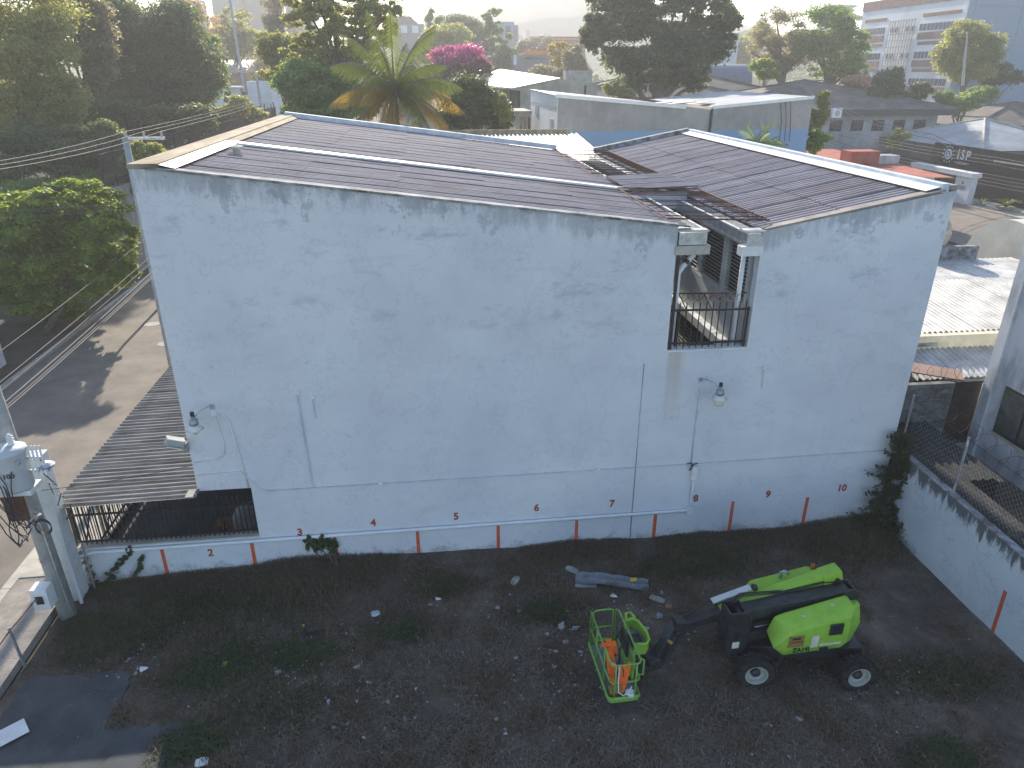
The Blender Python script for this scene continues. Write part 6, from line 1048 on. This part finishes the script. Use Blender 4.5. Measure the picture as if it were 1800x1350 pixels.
def spread(n, r):
    x = r.uniform(-9.3, 12.9, n); y = 16.1-(r.random(n)**.9)*9.5; k = fbm(x*1.3, y*1.3, 21)+.55*fbm(x*.5, y*.5, 22); sel = (k > .4*r.normal(0, 1, n)-1.0) & clear(x, y); return np.stack([x, y, .55+.45*np.clip(k, 0, 1.2)], 1)[sel]
blades(120000, spread, .075, .018, 'straw', 'dry_grass', 'matted dry brown grass over the earth', 1.5, 71)
def tufts(n, r):
    c = r.uniform([-9, 7], [12.8, 15.9], (260, 2)); i = r.integers(0, 260, n); a = r.normal(0, .16, (n, 2)); x, y = c[i, 0]+a[:, 0], c[i, 1]+a[:, 1]; return np.stack([x, y, .6+.5*r.random(260)[i]], 1)[clear(x, y) & (y < 16.1)]
blades(40000, tufts, .17, .015, 'straw', 'straw_tufts', 'pale straw tufts dotted over the yard', .9, 72)
def pale(n, r):
    c = np.array([(g.x, g.y) for g in (gnd(*q_) for q_ in ((800, 1290), (950, 1310), (1100, 1320), (1230, 1300), (1330, 1270), (700, 1240), (870, 1210), (1000, 1260), (1400, 1320), (560, 1300), (760, 1170), (1180, 1250), (1450, 1240), (620, 1150), (1560, 1260), (450, 1110), (900, 1130)))]); i = r.integers(0, len(c), n); k = r.integers(0, 26, n); o = r.normal(0, .5, (len(c), 26, 2)); a = r.normal(0, .1, (n, 2))+o[i, k]; x, y = c[i, 0]+a[:, 0], c[i, 1]+a[:, 1]
    return np.stack([x, y, .6+.5*r.random(n)], 1)[(y < 15.9) & (x < 12.8)]
blades(24000, pale, .12, .013, 'straw_pale', 'pale_straw', 'bleached straw lying in the open part of the yard', 1.4, 76)
def green(n, r):
    c = np.array([(g.x, g.y) for g in (gnd(*q_) for q_ in ((150, 1100), (220, 1110), (370, 1030), (430, 1080), (560, 1010), (780, 1030), (700, 1110), (545, 1155), (470, 1250), (380, 1180), (430, 1150), (330, 1310), (960, 1075), (1250, 985), (1660, 1330), (1650, 1190), (1500, 960), (1180, 1000), (310, 1060), (180, 1140)))])
    sg = np.array([.35, .5, .8, .7, .6, .32, .3, .28, .8, .5, .6, .3, .3, .6, .3, .6, .6, .4, .6, .4]); i = r.integers(0, 20, n); a = r.normal(0, 1, (n, 2))*sg[i][:, None]*np.array([1.2, .6]); x, y = c[i, 0]+a[:, 0], c[i, 1]+a[:, 1]; return np.stack([x, y, .7+.5*r.random(n)], 1)[clear(x, y) & (y < 16.1) & (x < 12.9) & (x > -9.3)]
blades(30000, green, .13, .026, 'weed', 'green_weeds', 'low green weeds in patches on the yard', 1.0, 73)
def foot(n, r):
    x = r.uniform(-9.2, 12.9, n); k = fbm(x*.9, x*0+1, 31)+1.6*np.exp(-((x+3.4)/1.4)**2)+.5*np.exp(-((x-11)/1.6)**2); y = 16.1-np.abs(r.normal(0, .35, n))*(1+.4*np.clip(k, 0, 2)); return np.stack([x, y, np.clip(.35+.45*k, .15, 1.5)], 1)[k > -.4]
blades(32000, foot, .34, .013, 'straw', 'foot_grass', 'tall dry grass along the foot of the wall', .8, 74); blades(14000, foot, .3, .014, 'weed', 'foot_weeds', 'green grass along the foot of the wall', .8, 75)
# ------------------------------------------------------------------ air
hz = MB().box((-695, -58, -1.3), (695, 938, 75)).build('haze', 'cable'); hz.data.materials.clear()
m = bpy.data.materials.new('haze_air'); m.use_nodes = True; N = m.node_tree.nodes; N.clear(); o_ = N.new('ShaderNodeOutputMaterial'); v_ = N.new('ShaderNodeVolumePrincipled'); v_.inputs['Color'].default_value = (.93, .93, .95, 1); v_.inputs['Density'].default_value = .0010; v_.inputs['Anisotropy'].default_value = .3
m.node_tree.links.new(v_.outputs[0], o_.inputs['Volume']); hz.data.materials.append(m); tag(hz, 'thin bright morning haze filling the air', 'haze', None, 'stuff')
print('TRIS', TRI[0])
